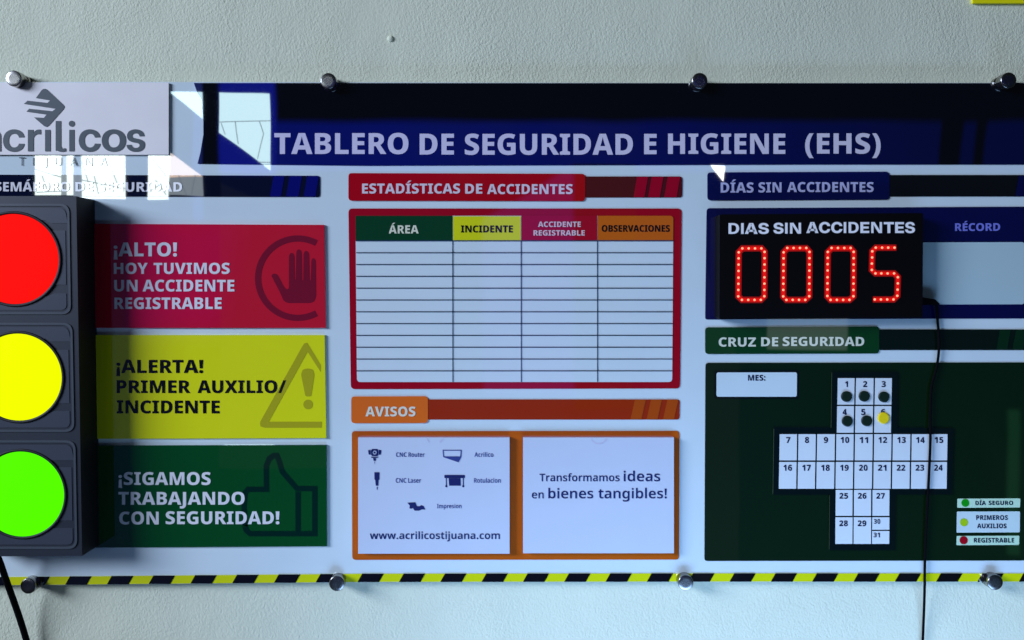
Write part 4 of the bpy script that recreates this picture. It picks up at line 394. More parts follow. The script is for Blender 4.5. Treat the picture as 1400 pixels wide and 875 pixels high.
N779|681,0 566,0 184,600 179,600 180,587 180,574 181,560 183,544 184,528 185,511 185,493 186,476 187,458 187,439 188,421 188,403 188,0 98,0 98,728 212,728 593,131 597,131 597,140 596,151 596,164 595,179 594,197 593,214 593,232 592,251 591,270 591,288 590,305 590,321 590,728 681,728
 269
ı244|56,0 56,522 188,522 188,0""",
}
FONT = {}
for fk, src in GLYPHS.items():
    d = {}
    for line in src.split('\n'):
        ch = line[0]; parts = line[1:].split('|')
        d[ch] = (int(parts[0]), [[tuple(map(int, p.split(','))) for p in c.split()] for c in parts[1:]])
    FONT[fk] = d
def inside(p, c):
    r = False; n = len(c)
    for i in range(n):
        (x1, y1), (x2, y2) = c[i], c[(i + 1) % n]
        if (y1 > p[1]) != (y2 > p[1]) and p[0] < (x2 - x1) * (p[1] - y1) / (y2 - y1) + x1: r = not r
    return r
def ar2(c): return sum(c[i][0] * c[(i + 1) % len(c)][1] - c[(i + 1) % len(c)][0] * c[i][1] for i in range(len(c)))
def word(s, x0, x1, top, base, font='H', ref=714, track=0, slope=0.0):
    """contour groups of a word whose ink spans x0..x1; ref is the glyph height that spans top..base"""
    pen = 0; raw = []
    for ch in s:
        adv, cs = FONT[font][ch]
        raw.append([[(x + pen, y) for x, y in c] for c in cs]); pen += adv + track
    xs = [p[0] for g in raw for c in g for p in c]; a, b = min(xs), max(xs)
    kx = (x1 - x0) / (b - a); ky = (base - top) / ref
    out = []
    for g in raw:
        g = [c for c in g if len(c) > 2]
        outers = [c for c in g if ar2(c) < 0]; holes = [c for c in g if ar2(c) > 0]
        for o in outers:
            grp = [o] + [h for h in holes if inside(h[0], o)]
            out.append([[(x0 + (x - a) * kx, base - y * ky + slope * (x - a) * kx) for x, y in c] for c in grp])
    return out
def text(name, words, depth, mat, parent):
    g = []
    for w in words: g += word(*w[:5], **(w[5] if len(w) > 5 else {}))
    return sheet(name, g, depth, mat, parent)

# ------------------------------------------------------------------ wall
def build_wall():
    m = bpy.data.materials.new('painted_plaster'); m.use_nodes = True; t = m.node_tree; b = t.nodes['Principled BSDF']
    b.inputs['Roughness'].default_value = 0.75; b.inputs['IOR'].default_value = 1.35
    tcn = t.nodes.new('ShaderNodeTexCoord')
    mp = t.nodes.new('ShaderNodeMapping'); mp.inputs['Scale'].default_value = (1.0, 1.0, 0.78); mp.inputs['Rotation'].default_value = (0, math.radians(18), 0)
    t.links.new(tcn.outputs['Object'], mp.inputs[0])
    def noise(scale, det, rough=0.55, dist=0.0):
        n = t.nodes.new('ShaderNodeTexNoise'); n.inputs['Scale'].default_value = scale; n.inputs['Detail'].default_value = det
        n.inputs['Roughness'].default_value = rough; n.inputs['Distortion'].default_value = dist
        t.links.new(mp.outputs[0], n.inputs['Vector']); return n.outputs['Fac']
    def mt(op, a, b_=None, c=None):
        n = t.nodes.new('ShaderNodeMath'); n.operation = op
        for i, v in enumerate((a, b_, c)):
            if v is None: continue
            if hasattr(v, 'is_linked'): t.links.new(v, n.inputs[i])
            else: n.inputs[i].default_value = v
        return n.outputs[0]
    fine, mid, big = noise(300, 3, 0.65, 0.25), noise(150, 2, 0.5, 0.2), noise(6, 2)
    vo = t.nodes.new('ShaderNodeTexVoronoi'); vo.inputs['Scale'].default_value = 60; vo.feature = 'F1'
    t.links.new(mp.outputs[0], vo.inputs['Vector'])
    pit = mt('MULTIPLY', mt('LESS_THAN', vo.outputs['Distance'], 0.10), mt('GREATER_THAN', noise(23, 1), 0.60))
    amt = mt('MULTIPLY_ADD', big, 1.6, 0.1)
    h = mt('ADD', mt('MULTIPLY', mt('ADD', mt('MULTIPLY', fine, 0.75), mt('MULTIPLY', mid, 0.62)), amt), mt('MULTIPLY', big, 2.2))
    h = mt('SUBTRACT', h, mt('MULTIPLY', pit, 0.35))
    bp = t.nodes.new('ShaderNodeBump'); bp.inputs['Strength'].default_value = 0.85; bp.inputs['Distance'].default_value = 0.0016
    t.links.new(h, bp.inputs['Height']); t.links.new(bp.outputs[0], b.inputs['Normal'])
    cr = t.nodes.new('ShaderNodeMapRange'); cr.inputs[3].default_value = 0.93; cr.inputs[4].default_value = 1.07
    t.links.new(noise(3.5, 5), cr.inputs[0])
    v = t.nodes.new('ShaderNodeVectorMath'); v.operation = 'SCALE'; v.inputs[0].default_value = (0.71, 0.74, 0.545)
    t.links.new(cr.outputs[0], v.inputs['Scale']); t.links.new(v.outputs[0], b.inputs['Base Color'])
    bm = bmesh.new()
    # a slab with a gently dented face: grid in front, sides behind
    nx_, nz_ = 260, 150; X0, X1, Z0, Z1 = -2.2, 2.2, 0.35, 2.75
    dents = [(at(534, 53, 0), 0.0075, 0.0030), (at(1005, 817, 0), 0.006, 0.0012), (at(1288, 860, 0), 0.004, 0.0008)]
    vs = {}
    for i in range(nx_ + 1):
        for j in range(nz_ + 1):
            x = X0 + (X1 - X0) * i / nx_; z = Z0 + (Z1 - Z0) * j / nz_
            vs[i, j] = bm.verts.new((x, 0, z))
    for i in range(nx_):
        for j in range(nz_):
            f = bm.faces.new((vs[i, j], vs[i + 1, j], vs[i + 1, j + 1], vs[i, j + 1])); f.smooth = True
    ring = [vs[i, 0] for i in range(nx_ + 1)] + [vs[nx_, j] for j in range(1, nz_ + 1)] + [vs[i, nz_] for i in range(nx_ - 1, -1, -1)] + [vs[0, j] for j in range(nz_ - 1, 0, -1)]
    bk = [bm.verts.new(v_.co + Vector((0, 0.15, 0))) for v_ in ring]; n = len(ring)
    for i in range(n): bm.faces.new((ring[(i + 1) % n], ring[i], bk[i], bk[(i + 1) % n]))
    me = bpy.data.meshes.new('wall'); bm.to_mesh(me); bm.free()
    o = new_obj('wall', me, m); o['kind'] = 'structure'
    # paint blob on the wall: a filled screw hole standing slightly proud
    return o
wall = build_wall()
def blob(px, py, r, hgt):
    c = at(px, py, 0); bm = bmesh.new(); bmesh.ops.create_uvsphere(bm, u_segments=18, v_segments=10, radius=r)
    for v in bm.verts: v.co = Vector((v.co.x, v.co.y * hgt / r, v.co.z)) + c
    for f in bm.faces: f.smooth = True
    me = bpy.data.meshes.new('screw_plug'); bm.to_mesh(me); bm.free(); return new_obj('screw_plug', me, bpy.data.materials['painted_plaster'])
tag(blob(534, 53, 0.0055, 0.0035), 'small painted over screw plug on the bare wall above the board', 'wall plug')

# ------------------------------------------------------------------ the board
Z = 0.018                         # front face of the board above the wall
S1, S2, S3 = Z + 0.0012, Z + 0.0018, Z + 0.0024
RAISE = 0.0040
board = thing('safety_board', at(700, 790, 0.006), 'wide white acrylic safety board with coloured panels and Spanish headings on the wall', 'notice board')
white = gloss('white_acrylic', (167, 206, 252))
navy_t = gloss('navy_print', (12, 22, 62)); black_t = gloss('black_print', (8, 8, 12))
def slope_y(x, ys):               # small bow of the long edges
    for (xa, ya), (xb, yb) in zip(ys, ys[1:]):
        if xa <= x <= xb: return ya + (yb - ya) * (x - xa) / (xb - xa)
    return ys[0][1] if x < ys[0][0] else ys[-1][1]
TOPY = [(-90, 112), (230, 112), (960, 113.5), (1500, 113)]
BOTY = [(-90, 801), (60, 800), (500, 796), (1000, 795.5), (1500, 795.6)]
xs = [-90, 60, 230, 500, 800, 1000, 1250, 1500]
sheet('backing_sheet', [[[(x, slope_y(x, TOPY)) for x in xs] + [(x, slope_y(x, BOTY)) for x in reversed(xs)]]], Z, white, board, thick=0.006)

# header
hl = [(265, 113.4), (269, 125), (276, 137), (278, 166), (278, 184), (274, 208), (270, 224)]
hd = sheet('header_band', [[[(1500, 113.6), (1500, 225), (1100, 225), (940, 225.5), (500, 226.6)] + hl[::-1] + [(600, 113.6)]]], S1, gloss('header_navy', (3, 5, 15)), board)
tb = dict(font='H')
text('header_title', [('TABLERO', 375, 558.4, 182, 210.5), ('DE', 573.7, 620.6, 182.8, 211.3), ('SEGURIDAD', 635.4, 865.3, 183, 211.5), ('E', 880.6, 897.7, 183, 210.8),
                      ('HIGIENE', 913.3, 1073.7, 182.6, 210.4)], S2, gloss('title_grey', (168, 180, 212)), hd)
text('title_abbreviation', [('(EHS)', 1100.7, 1204, 182.3, 210)], S2, gloss('title_grey', (168, 180, 212)), hd)
# logo plate
lp = sheet('logo_plate', [[box(-80, 113, 230.5, 211.5)]], S1 + 0.003, matte('logo_plate_white', (176, 190, 212), 0.5), board, thick=0.003)
lg = matte('logo_grey', (52, 66, 80), 0.5); L0 = S1 + 0.0036
def c5(pts, ox, oy, s=5.0): return [(ox + x / s, oy + y / s) for x, y in pts]
emb = c5([(245, 270), (284, 217), (296, 208), (311, 207), (324, 214), (433, 316), (442, 330), (435, 345), (333, 460), (318, 468), (303, 463), (232, 402), (300, 405), (318, 383),
          (180, 363), (200, 343), (358, 360), (380, 343), (163, 310), (188, 288), (325, 303), (342, 286)], 0, 80)
sheet('logo_emblem', [[emb]], L0, lg, lp)
K = dict(font='L', ref=546)
text('logo_lettering', [('a', -30, 1.6, 176, 207.2, K), ('c', 4, 33.4, 176, 207, K), ('r', 38, 56, 176, 207, K), ('ı', 61.5, 69, 176, 207, K), ('l', 76, 83.5, 165.4, 206, dict(font='L', ref=727)),
                        ('i', 94, 102.2, 176, 207, K), ('c', 107.6, 137.2, 176, 207, K), ('o', 139, 172.2, 176, 207, K), ('s', 172.8, 198.2, 176, 207, K)], L0, lg, lp)
sheet('logo_letter_foot', [[[(82, 199.5), (83.5, 200.5), (84.5, 202.4), (86.4, 203), (89.6, 202.4), (90, 206.8), (85, 207.6), (80, 207), (77, 204)]]], L0 + 0.0003, lg, lp)
cg = gloss('city_grey', (84, 98, 116)); KL = dict(font='L', ref=727)
text('city_lettering', [('T', 26, 34.5, 215, 226.5, KL), ('I' if False else 'ı', 45, 46.8, 215, 226.5, dict(font='L', ref=546)), ('J', 59, 64.6, 215, 226.5, KL), ('U', 75, 84, 215, 226.5, KL), ('A', 95, 106, 215, 226.5, KL), ('N', 116, 126, 215, 226.5, KL), ('A', 137, 147, 215, 226.5, KL)], S1, cg, board)

# section headings: tab + strip + slanted stripes
def slant(x, y0, y1, w, s): return [[(x + s, y0), (x + w + s, y0), (x + w, y1), (x, y1)]]
def heading(name, tab, strip, tabmat, stripmat, stripes, stripemat, words, textmat):
    st = sheet(name, [[rnd(strip, [0, 4, 4, 0])]], S1, stripmat, board)
    if tab: sheet('heading_tab', [[rnd(tab, 5)]], S2, tabmat, st)
    if stripes: sheet('heading_stripes', stripes, S2, stripemat, st)
    text('heading_lettering', words, S3, textmat, st); return st
nav2 = gloss('strip_navy', (4, 8, 32))
heading('traffic_heading', None, [(-80, 238.5), (437.5, 240.3), (437.5, 269.3), (-80, 268)], None, nav2,
        [slant(369, 240.6, 268.8, 15, 5), slant(391, 240.6, 268.8, 17, 5), slant(415, 240.6, 268.8, 16, 5)], gloss('stripe_blue', (4, 6, 100)),
        [('SEMÁFORO', -7, 95, 249, 261.6), ('DE', 103, 127, 249, 261.6), ('SEGURIDAD', 134, 249, 249.2, 262)], gloss('pale_lavender_print', (188, 196, 226)))
heading('statistics_heading', [(476.3, 236.6), (800, 237.6), (800, 275), (476.3, 274.4)], [(780, 241.2), (933, 241.2), (932.6, 270), (780, 270)], gloss('tab_red', (138, 0, 8)), gloss('strip_dark_red', (62, 12, 16)),
        [slant(866, 241.6, 269.7, 15, 5), slant(886, 241.6, 269.7, 16, 5), slant(908, 241.6, 269.7, 17, 5)], gloss('stripe_red', (128, 0, 30)),
        [('ESTADÍSTICAS', 495, 629, 251, 264.5), ('DE', 636, 659.4, 251.3, 264.7), ('ACCIDENTES', 666, 783, 251.8, 265.2)], gloss('pink_white_print', (208, 182, 214)))
heading('notices_heading', [(480.2, 542), (585, 541.6), (585, 578.4), (480.2, 578.6)], [(560, 546), (929.5, 546), (929, 573.6), (560, 573.6)], gloss('tab_orange', (182, 92, 26)), gloss('strip_burnt_orange', (126, 36, 2)),
        [slant(862, 546.4, 573.2, 15, 6), slant(884, 546.4, 573.2, 15, 6), slant(906.5, 546.4, 573.2, 15, 6)], gloss('stripe_orange', (140, 62, 4)),
        [('AVISOS', 499.6, 568, 556, 569.2)], gloss('warm_white_print', (222, 204, 200)))
heading('counter_heading', [(967, 235.6), (1216, 234.6), (1216, 272.8), (967, 274)], [(1200, 239.2), (1500, 239.2), (1500, 268.6), (1200, 268.6)], gloss('tab_blue', (4, 8, 66)), black_t,
        [slant(1388, 239.6, 268.2, 15, 5), slant(1410, 239.6, 268.2, 15, 5)], gloss('stripe_deep_blue', (3, 5, 60)),
        [('DÍAS', 985.3, 1030.3, 249.5, 263.3), ('SIN', 1037, 1068.5, 249.3, 263), ('ACCIDENTES', 1076, 1194.4, 249, 262.5)], gloss('periwinkle_print', (148, 166, 226)))
heading('cross_heading', [(964, 447.5), (1202, 446.2), (1202, 483.2), (964, 484)], [(1185, 450.3), (1500, 450.3), (1500, 478.6), (1185, 478.6)], gloss('tab_green', (6, 50, 24)), gloss('strip_black_green', (4, 16, 12)),
        [slant(1362, 450.7, 478.2, 15, 5), slant(1384, 450.7, 478.2, 15, 5), slant(1406, 450.7, 478.2, 15, 5)], gloss('stripe_green', (4, 34, 18)),
        [('CRUZ', 982.6, 1033.5, 461.4, 473.8), ('DE', 1040.6, 1064, 461.1, 473.4), ('SEGURIDAD', 1070, 1181.6, 460.7, 473)], gloss('mint_print', (176, 214, 202)))

# three traffic panels
PF = Z + RAISE; PT = PF + 0.0006; PS = PF + 0.0003
p1 = sheet('stop_panel', [[[(129, 306), (443.3, 307.4), (445.4, 448.3), (129, 448.3)]]], PF, gloss('panel_red', (158, 12, 40)), board, thick=RAISE - 0.0003)
p2 = sheet('warning_panel', [[[(129, 458), (443.8, 458), (446, 599), (129, 600)]]], PF, gloss('panel_yellow', (202, 226, 8)), board, thick=RAISE - 0.0003)
p3 = sheet('go_panel', [[[(131, 609.3), (446.4, 608.3), (447, 746.8), (131, 748.8)]]], PF, gloss('panel_green', (2, 62, 22)), board, thick=RAISE - 0.0003)
lav = gloss('lavender_white_print', (212, 216, 238))
text('panel_lettering', [('¡ALTO!', 155.4, 242, 331.6, 350.4), ('HOY', 155.6, 202, 359.4, 374.4), ('TUVIMOS', 210, 314, 359.4, 374.4), ('UN', 156, 188, 382.6, 398.4), ('ACCIDENTE', 195, 320.4, 382.6, 398.4), ('REGISTRABLE', 156.4, 303, 406.8, 422.4)], PT, lav, p1)
text('panel_lettering', [('¡ALERTA!', 159, 277.6, 492, 510), ('PRIMER', 159.6, 260, 520, 537.4), ('AUXILIO/', 270, 391, 520, 537.4), ('INCIDENTE', 159.6, 300, 547.6, 565.2)], PT, black_t, p2)
text('panel_lettering', [('¡SIGAMOS', 162, 288, 645.6, 663), ('TRABAJANDO', 162, 334.4, 672.6, 690), ('CON', 163, 217, 699.6, 717), ('SEGURIDAD!', 226.5, 382, 699.2, 716.6)], PT, gloss('mint_white_print', (200, 228, 232)), p3)
a0 = [math.radians(a) for a in range(-62, -299, -4)]
ring = [(407 + 58.5 * math.cos(a), 380.3 + 58.5 * math.sin(a)) for a in a0] + [(407 + 50 * math.cos(a), 380.3 + 50 * math.sin(a)) for a in reversed(a0)]
hand = c5(rnd([(215, 395), (240, 376), (275, 385), (330, 490), (362, 534), (385, 520), (385, 200), (410, 172), (438, 200), (442, 435), (450, 435), (455, 165), (480, 138), (508, 165), (512, 442), (522, 442), (525, 180), (550, 152), (578, 182),
               (583, 442), (593, 442), (600, 245), (620, 224), (642, 250), (645, 600), (625, 645), (590, 660), (370, 660), (335, 640), (300, 560)],
              [12, 12, 18, 0, 20, 10, 20, 22, 20, 3, 3, 20, 22, 20, 3, 3, 20, 22, 20, 3, 3, 16, 18, 16, 20, 10, 20, 20, 14, 30], 3), 340, 320, 7.0)
sheet('hand_symbol', [[ring], [hand]], PS, gloss('symbol_maroon', (96, 4, 36)), p1)
tri = [[(420, 468.5), (438.6, 499), (438.6, 509), (420.5, 481), (367.5, 576.5), (440, 576.5), (440, 584.8), (362, 584.8), (356, 583), (355.5, 577), (413, 474), (416, 469.6)]]
exc = [rnd([(411.5, 512), (414, 505), (421, 503.6), (428, 505), (430, 512), (425.5, 542), (417.5, 542)], 2.5), ]
sheet('warning_symbol', [tri, exc, [circ(421.3, 553, 6.6, 24)]], PS, gloss('symbol_olive', (140, 148, 18)), p2)
th = lambda pts: [(230 + x / 5, 580 + y / 5) for x, y in pts]
sheet('thumb_symbol', [[stroke(th([(525, 700), (518, 560), (525, 470), (545, 445), (672, 445), (670, 285), (690, 235), (720, 214), (742, 214), (757, 250), (780, 325), (880, 440), (1002, 440), (1002, 748), (560, 748), (535, 728), (525, 690)]), 7.4)],
                       [stroke(th([(888, 462), (888, 730)]), 7.4)]], PS, gloss('symbol_dark_green', (0, 30, 20)), p3)

# accident table
fr = sheet('statistics_frame', [[rnd([(476.3, 285), (932, 285), (929.8, 531), (479.6, 532)], 6)]], S1, gloss('frame_red', (128, 2, 22)), board)
inner = gloss('table_white', (168, 212, 252))
sheet('table_sheet', [[rnd([(486, 295), (920.6, 295), (919, 522.3), (488, 522.3)], [0, 5, 5, 5])]], S2, inner, fr)
hc = [('ÁREA', [(486, 295), (618.6, 295), (618.6, 328.6), (486.2, 328.6)], 0, (6, 52, 26)), ('INCIDENTE', [(619.4, 295.6), (712, 295.6), (712, 328.6), (619.4, 328.6)], 0, (172, 190, 10)),
      ('ACCIDENTE', [(712.8, 295), (816.4, 295), (816.4, 328.6), (712.8, 328.6)], 0, (134, 2, 34)), ('OBSERVACIONES', [(817, 295), (920.6, 295), (920.4, 328.6), (817, 328.6)], [0, 5, 0, 0], (160, 84, 14))]
tw = [[('ÁREA', 531.4, 572.4, 308, 319.2)], [('INCIDENTE', 630, 701, 308.2, 317.8)], [('ACCIDENTE', 735.6, 794, 303, 310.2), ('REGISTRABLE', 729.4, 799.4, 314.8, 322)], [('OBSERVACIONES', 822.6, 915.6, 307.8, 316.8)]]
tm = [gloss('area_print', (180, 222, 196)), black_t, gloss('pink_print', (226, 176, 204)), black_t]
for i, (nm, q, r, c) in enumerate(hc):
    sheet('column_heading', [[rnd(q, r)]], S3, gloss('column_colour_%s' % 'abcd'[i], c), fr)
for i in range(4): text('column_lettering', tw[i], S3 + 0.0005, tm[i], fr)
lines = [[box(487, 345.5 + 16.15 * k - 0.65, 920 - 0.05 * k, 345.5 + 16.15 * k + 0.65)] for k in range(11)] + [[box(486.4, 328.4, 920.4, 329.9)]]
for xt in (618.9, 712.4, 816.7): lines.append([[(xt - 0.6, 329.5), (xt + 0.6, 329.5), (xt + 0.9, 522), (xt - 0.3, 522)]])
sheet('table_lines', lines, S3 + 0.0003, gloss('line_slate', (30, 54, 86)), fr)

# notices frame with two clear pockets
nf = sheet('notices_frame', [[rnd([(481, 589.4), (929, 589), (928.4, 765), (481.6, 765.4)], 5)]], S1, gloss('frame_orange', (150, 76, 8)), board)

# counter frame, record window
cf = sheet('counter_frame', [[rnd([(966, 284.6), (1500, 282), (1500, 435), (964, 436.8)], [5, 0, 0, 3])]], S1, gloss('frame_navy', (4, 6, 62)), board)
text('record_lettering', [('RÉCORD', 1305.7, 1367.4, 305.3, 315.8, dict(slope=-0.004))], S2, gloss('record_print', (96, 110, 214)), cf)
sheet('record_window', [[rnd([(1240, 331.4), (1400.5, 331), (1400.5, 416), (1240, 416.4)], 4)]], S2, gloss('record_white', (140, 176, 202)), cf)

# safety cross frame
gf = sheet('cross_frame', [[rnd([(964.4, 496), (1500, 495.2), (1500, 766.2), (963, 767)], [5, 0, 0, 4])]], S1, gloss('frame_dark_green', (5, 25, 9)), board)
mw = sheet('month_window', [[rnd([(976.5, 506.2), (1092.2, 506), (1092, 545.4), (976.4, 545.4)], 4)]], S2, gloss('near_black_green', (3, 12, 12)), board)
sheet('month_sheet', [[rnd([(979.6, 509.2), (1089.6, 509), (1089.4, 542.4), (979.5, 542.4)], 3)]], S2 + 0.0005, gloss('cell_white', (164, 196, 240)), mw)
text('month_lettering', [('MES:', 1022.6, 1046.4, 512.6, 520.4)], S2 + 0.001, navy_t, mw)
cross = [(1137.5, 508.5), (1227.5, 508.5), (1227, 585.5), (1304, 585.5), (1302, 676), (1224.5, 676), (1223.5, 752), (1134, 752), (1134.6, 676), (1057, 676), (1058.4, 585.5), (1136.4, 585.5)]
cp = sheet('calendar_cross', [[cross]], S2 + 0.002, gloss('cross_black_green', (3, 13, 14)), board, thick=0.002)
edge = gloss('acrylic_edge_glint', (44, 62, 50))
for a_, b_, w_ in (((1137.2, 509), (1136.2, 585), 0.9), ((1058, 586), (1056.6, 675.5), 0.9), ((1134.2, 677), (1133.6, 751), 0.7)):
    sheet('cross_edge_glint', [[stroke([a_, b_], w_)]], S2 + 0.0023, edge, cp)  # light lines painted on the left edges in place of a reflection
cells, nums = [], []
CW = S2 + 0.0026
def cell(x0, x1, y0, y1, sk=0.0): cells.append([[(x0, y0), (x1, y0), (x1 - sk, y1), (x0 - sk, y1)]])
def num(s, cx, top, h=8.0, wch=6.4):
    w = wch * len(s) - (1.0 if len(s) > 1 else 0.6)
    if s == '1': w = 4.2
    nums.append(word(s, cx - w / 2, cx + w / 2, top, top + h))
cols3 = [1144.4, 1169.4, 1195.4, 1220.4]
for r, (y0, y1) in enumerate(((517, 553.2), (555.2, 591.6))):
    for k in range(3):
        s = -0.8 * r; cell(cols3[k] + 1.0 + s, cols3[k + 1] - 1.0 + s, y0, y1, 0.6)
        cx = (cols3[k] + cols3[k + 1]) / 2 + s - 0.3
        if r == 0: num(str(k + 1), cx + 0.6, 521.2)
        else: num(str(k + 4), cx - 1 if k < 2 else cx + 0.5, 559.3)
bx = [1065.0, 1090.7, 1116.3, 1142.5, 1168.1, 1194.2, 1219.8, 1245.6, 1271.4, 1296.4]
for r, (y0, y1) in enumerate(((593.6, 629.4), (631.6, 668.2))):
    for k in range(9):
        s = -0.7 * r; cell(bx[k] + 1.0 + s, bx[k + 1] - 1.0 + s, y0, y1, 0.5)
        num(str(7 + k + 9 * r), (bx[k] + bx[k + 1]) / 2 + s - 0.2, y0 + 4.0)
c4 = [1141.6, 1166.6, 1192.0, 1217.0]
for k in range(3):
    cell(c4[k] + 1.0, c4[k + 1] - 1.0, 669.8, 705.2, 0.2); num(str(25 + k), (c4[k] + c4[k + 1]) / 2 - 0.6, 674.2, 7.6)
    if k < 2: cell(c4[k] + 0.6, c4[k + 1] - 1.0, 707.2, 743.6, 0.2); num(str(28 + k), (c4[k] + c4[k + 1]) / 2 - 0.8, 711.8, 7.6)
cell(1192.6, 1216.0, 707.2, 724.2, 0.2); cell(1192.4, 1215.9, 726, 743.6, 0.2)
nums.append(word('30', 1194.8, 1203.6, 709.8, 716)); nums.append(word('31', 1194.4, 1203, 728.4, 734.6))
for g in cells: sheet('day_cell', [g], CW, gloss('day_white', (172, 208, 248)), cp)
for g in nums: sheet('day_number', g, CW + 0.0005, navy_t, cp)
# legend plates
pale = gloss('legend_mint', (152, 196, 192)); pale2 = gloss('legend_blue_white', (158, 190, 214))
for q, m_, dot, dc, words, lab in [
    ([(1308.9, 681.8), (1394.9, 681.4), (1394.6, 693.8), (1308.7, 694.2)], pale, (1319.8, 687.6, 5.4), (10, 128, 20), [('DÍA', 1333.5, 1348, 685, 690.6), ('SEGURO', 1351.6, 1385.2, 684.8, 690.4)], 'pale legend plate reading día seguro'),
    ([(1308.2, 699.4), (1394.5, 699.2), (1394.2, 727.8), (1307.8, 728.2)], pale2, (1318, 714.2, 5.4), (132, 176, 22), [('PRIMEROS', 1334.7, 1378, 704.6, 710.8), ('AUXILIOS', 1336, 1376.2, 716, 722.2)], 'tall pale legend plate reading primeros auxilios'),
    ([(1307.9, 732.8), (1393.6, 732.4), (1393.3, 745), (1307.6, 745.4)], pale, (1317.6, 738.7, 5.6), (128, 4, 26), [('REGISTRABLE', 1331.5, 1386.5, 735.6, 741.8)], 'pale legend plate reading registrable')]:
    lpz = sheet('legend_plate', [[rnd(q, 1.5)]], S2, m_, board); lpz['label'] = lab
    sheet('legend_dot', [[circ(*dot, 28)]], S2 + 0.0006, gloss('legend_dot_%d' % dc[0], dc), lpz)
    text('legend_lettering', words, S2 + 0.0006, navy_t, lpz)

# hazard stripe along the lower edge
hz = sheet('hazard_stripe', [[[(x, slope_y(x, BOTY) - 12.2 + 0.6) for x in xs] + [(x, slope_y(x, BOTY) - 0.4) for x in reversed(xs)]]], S1, gloss('hazard_yellow', (168, 188, 10)), board)
bars = []
for k in range(-3, 26):
    x = 89 + 57.1 * k if k <= 7 else 488.9 + 56.5 * (k - 7)
    y1 = slope_y(x + 15, BOTY) - 0.2; y0 = y1 - 11.6
    bars.append([[(x + 6.6, y0), (x + 36, y0), (x + 29.4, y1), (x, y1)]])
for g in bars: sheet('hazard_bar', [g], S2, black_t, hz)

# ------------------------------------------------------------------ notice sheets in their holders (things resting on the board)
paper = gloss('notice_paper', (162, 186, 255)); ink = matte('navy_ink', (6, 18, 84), 0.5); ink2 = matte('soft_ink', (36, 50, 122), 0.5)
NP = Z + 0.0115
def notice(x0, x1, y0, y1, label):
    t = thing('notice_sheet', at((x0 + x1) / 2, y1, NP), label, 'notice', 'notice sheets on the orange panel')
    sheet('sheet_front', [[[(x0, y0), (x1, y0), (x1, y1), (x0, y1)]]], NP, paper, t, thick=0.0085)
    return t
n1 = notice(489.6, 696.7, 598.2, 757, 'white notice sheet with machine icons and a web address')
n2 = notice(715, 921.4, 598.2, 756.4, 'white notice sheet with only two lines of slogan text')
NT = NP + 0.0006; soft = matte('notch_line', (150, 158, 200), 0.6)
sheet('thumb_notch', [[stroke([(583, 598.6), (587, 605)], 0.7)], [stroke([(601, 604.6), (606, 600)], 0.7)]], NT, soft, n1)
sheet('thumb_notch', [[stroke([(808, 599.6), (811, 604), (815, 606.6), (821, 606.8), (826, 604), (830, 599.8)], 0.8)]], NT, soft, n2)
R = dict(font='R'); SB = dict(font='S', ref=766)
for ws in ([('CNC', 541.4, 556, 618.6, 624.6, R), ('Router', 558.4, 580.4, 618.6, 624.6, R)], [('Acrilico', 648.6, 674.6, 618.6, 624.6, R)], [('CNC', 541, 555.6, 653.8, 660, R), ('Laser', 558, 575.6, 653.8, 660, R)],
           [('Rotulacion', 648, 684.6, 653.8, 660, R)], [('Impresion', 597.4, 631, 689.2, 694.8, R)]):
    text('notice_lettering', ws, NT, ink2, n1)
text('web_address', [('www.acrilicostijuana.com', 505.6, 683.4, 726.4, 737, SB)], NT, ink, n1)
text('slogan_lettering', [('Transformamos', 737.6, 847, 647.8, 658, R), ('ideas', 852.6, 902.6, 643.4, 658, dict(font='R', ref=766)), ('en', 727, 743.4, 673.4, 681.4, dict(font='R', ref=545)),
                          ('bienes', 749.6, 811, 667, 681.4, dict(font='R', ref=766)), ('tangibles!', 818, 911.6, 667, 681.4, dict(font='R', ref=766))], NT, ink, n2)
q = lambda pts, ox=480, oy=590: c5(pts, ox, oy, 11.667)
oct_ = q([(335, 278), (420, 278), (435, 300), (435, 370), (420, 392), (335, 392), (320, 370), (320, 300)])
sheet('router_icon', [[oct_, q(circ(375, 335, 32, 20))], [q(circ(375, 335, 16, 16))], [q([(270, 300), (312, 288), (312, 372), (280, 365)])], [q([(443, 288), (482, 300), (474, 365), (443, 372)])],
                      [q([(315, 402), (435, 402), (425, 420), (325, 420)])], [q([(350, 424), (398, 424), (392, 468), (358, 468)])], [q([(370, 480), (380, 480), (376, 528)])]], NT, ink, n1)
sheet('laser_icon', [[[(511.8, 645.6), (518.8, 645.6), (518.6, 655.5), (517.4, 656.4), (517, 664), (513.6, 664), (513, 656.4), (511.9, 655.5)]], [box(515, 665.6, 516.2, 669.2)]], NT, ink, n1)
q2 = lambda pts: q(pts, 590, 590)
sheet('acrylic_icon', [[q2([(175, 292), (482, 292), (475, 408), (430, 492), (185, 408)]), q2([(192, 306), (464, 306), (458, 396), (200, 396)])]], NT, ink2, n1)
sheet('printer_icon', [[q2(rnd([(203, 692), (532, 692), (532, 742), (203, 742)], 18))], [q2([(272, 744), (462, 744), (466, 864), (280, 864)])], [q2([(228, 744), (242, 744), (242, 860), (228, 860)])], [q2([(498, 744), (512, 744), (512, 860), (498, 860)])],
                       [q2(circ(235, 872, 18, 12))], [q2(circ(505, 872, 18, 12))]], NT, ink, n1)
q3 = lambda pts: q(pts, 530, 650)
sheet('print_icon', [[q3([(315, 435), (440, 428), (465, 488), (505, 492), (540, 474), (575, 490), (600, 545), (545, 542), (500, 562), (430, 562), (402, 520), (375, 532), (345, 525), (352, 482)])]], NT, ink, n1)

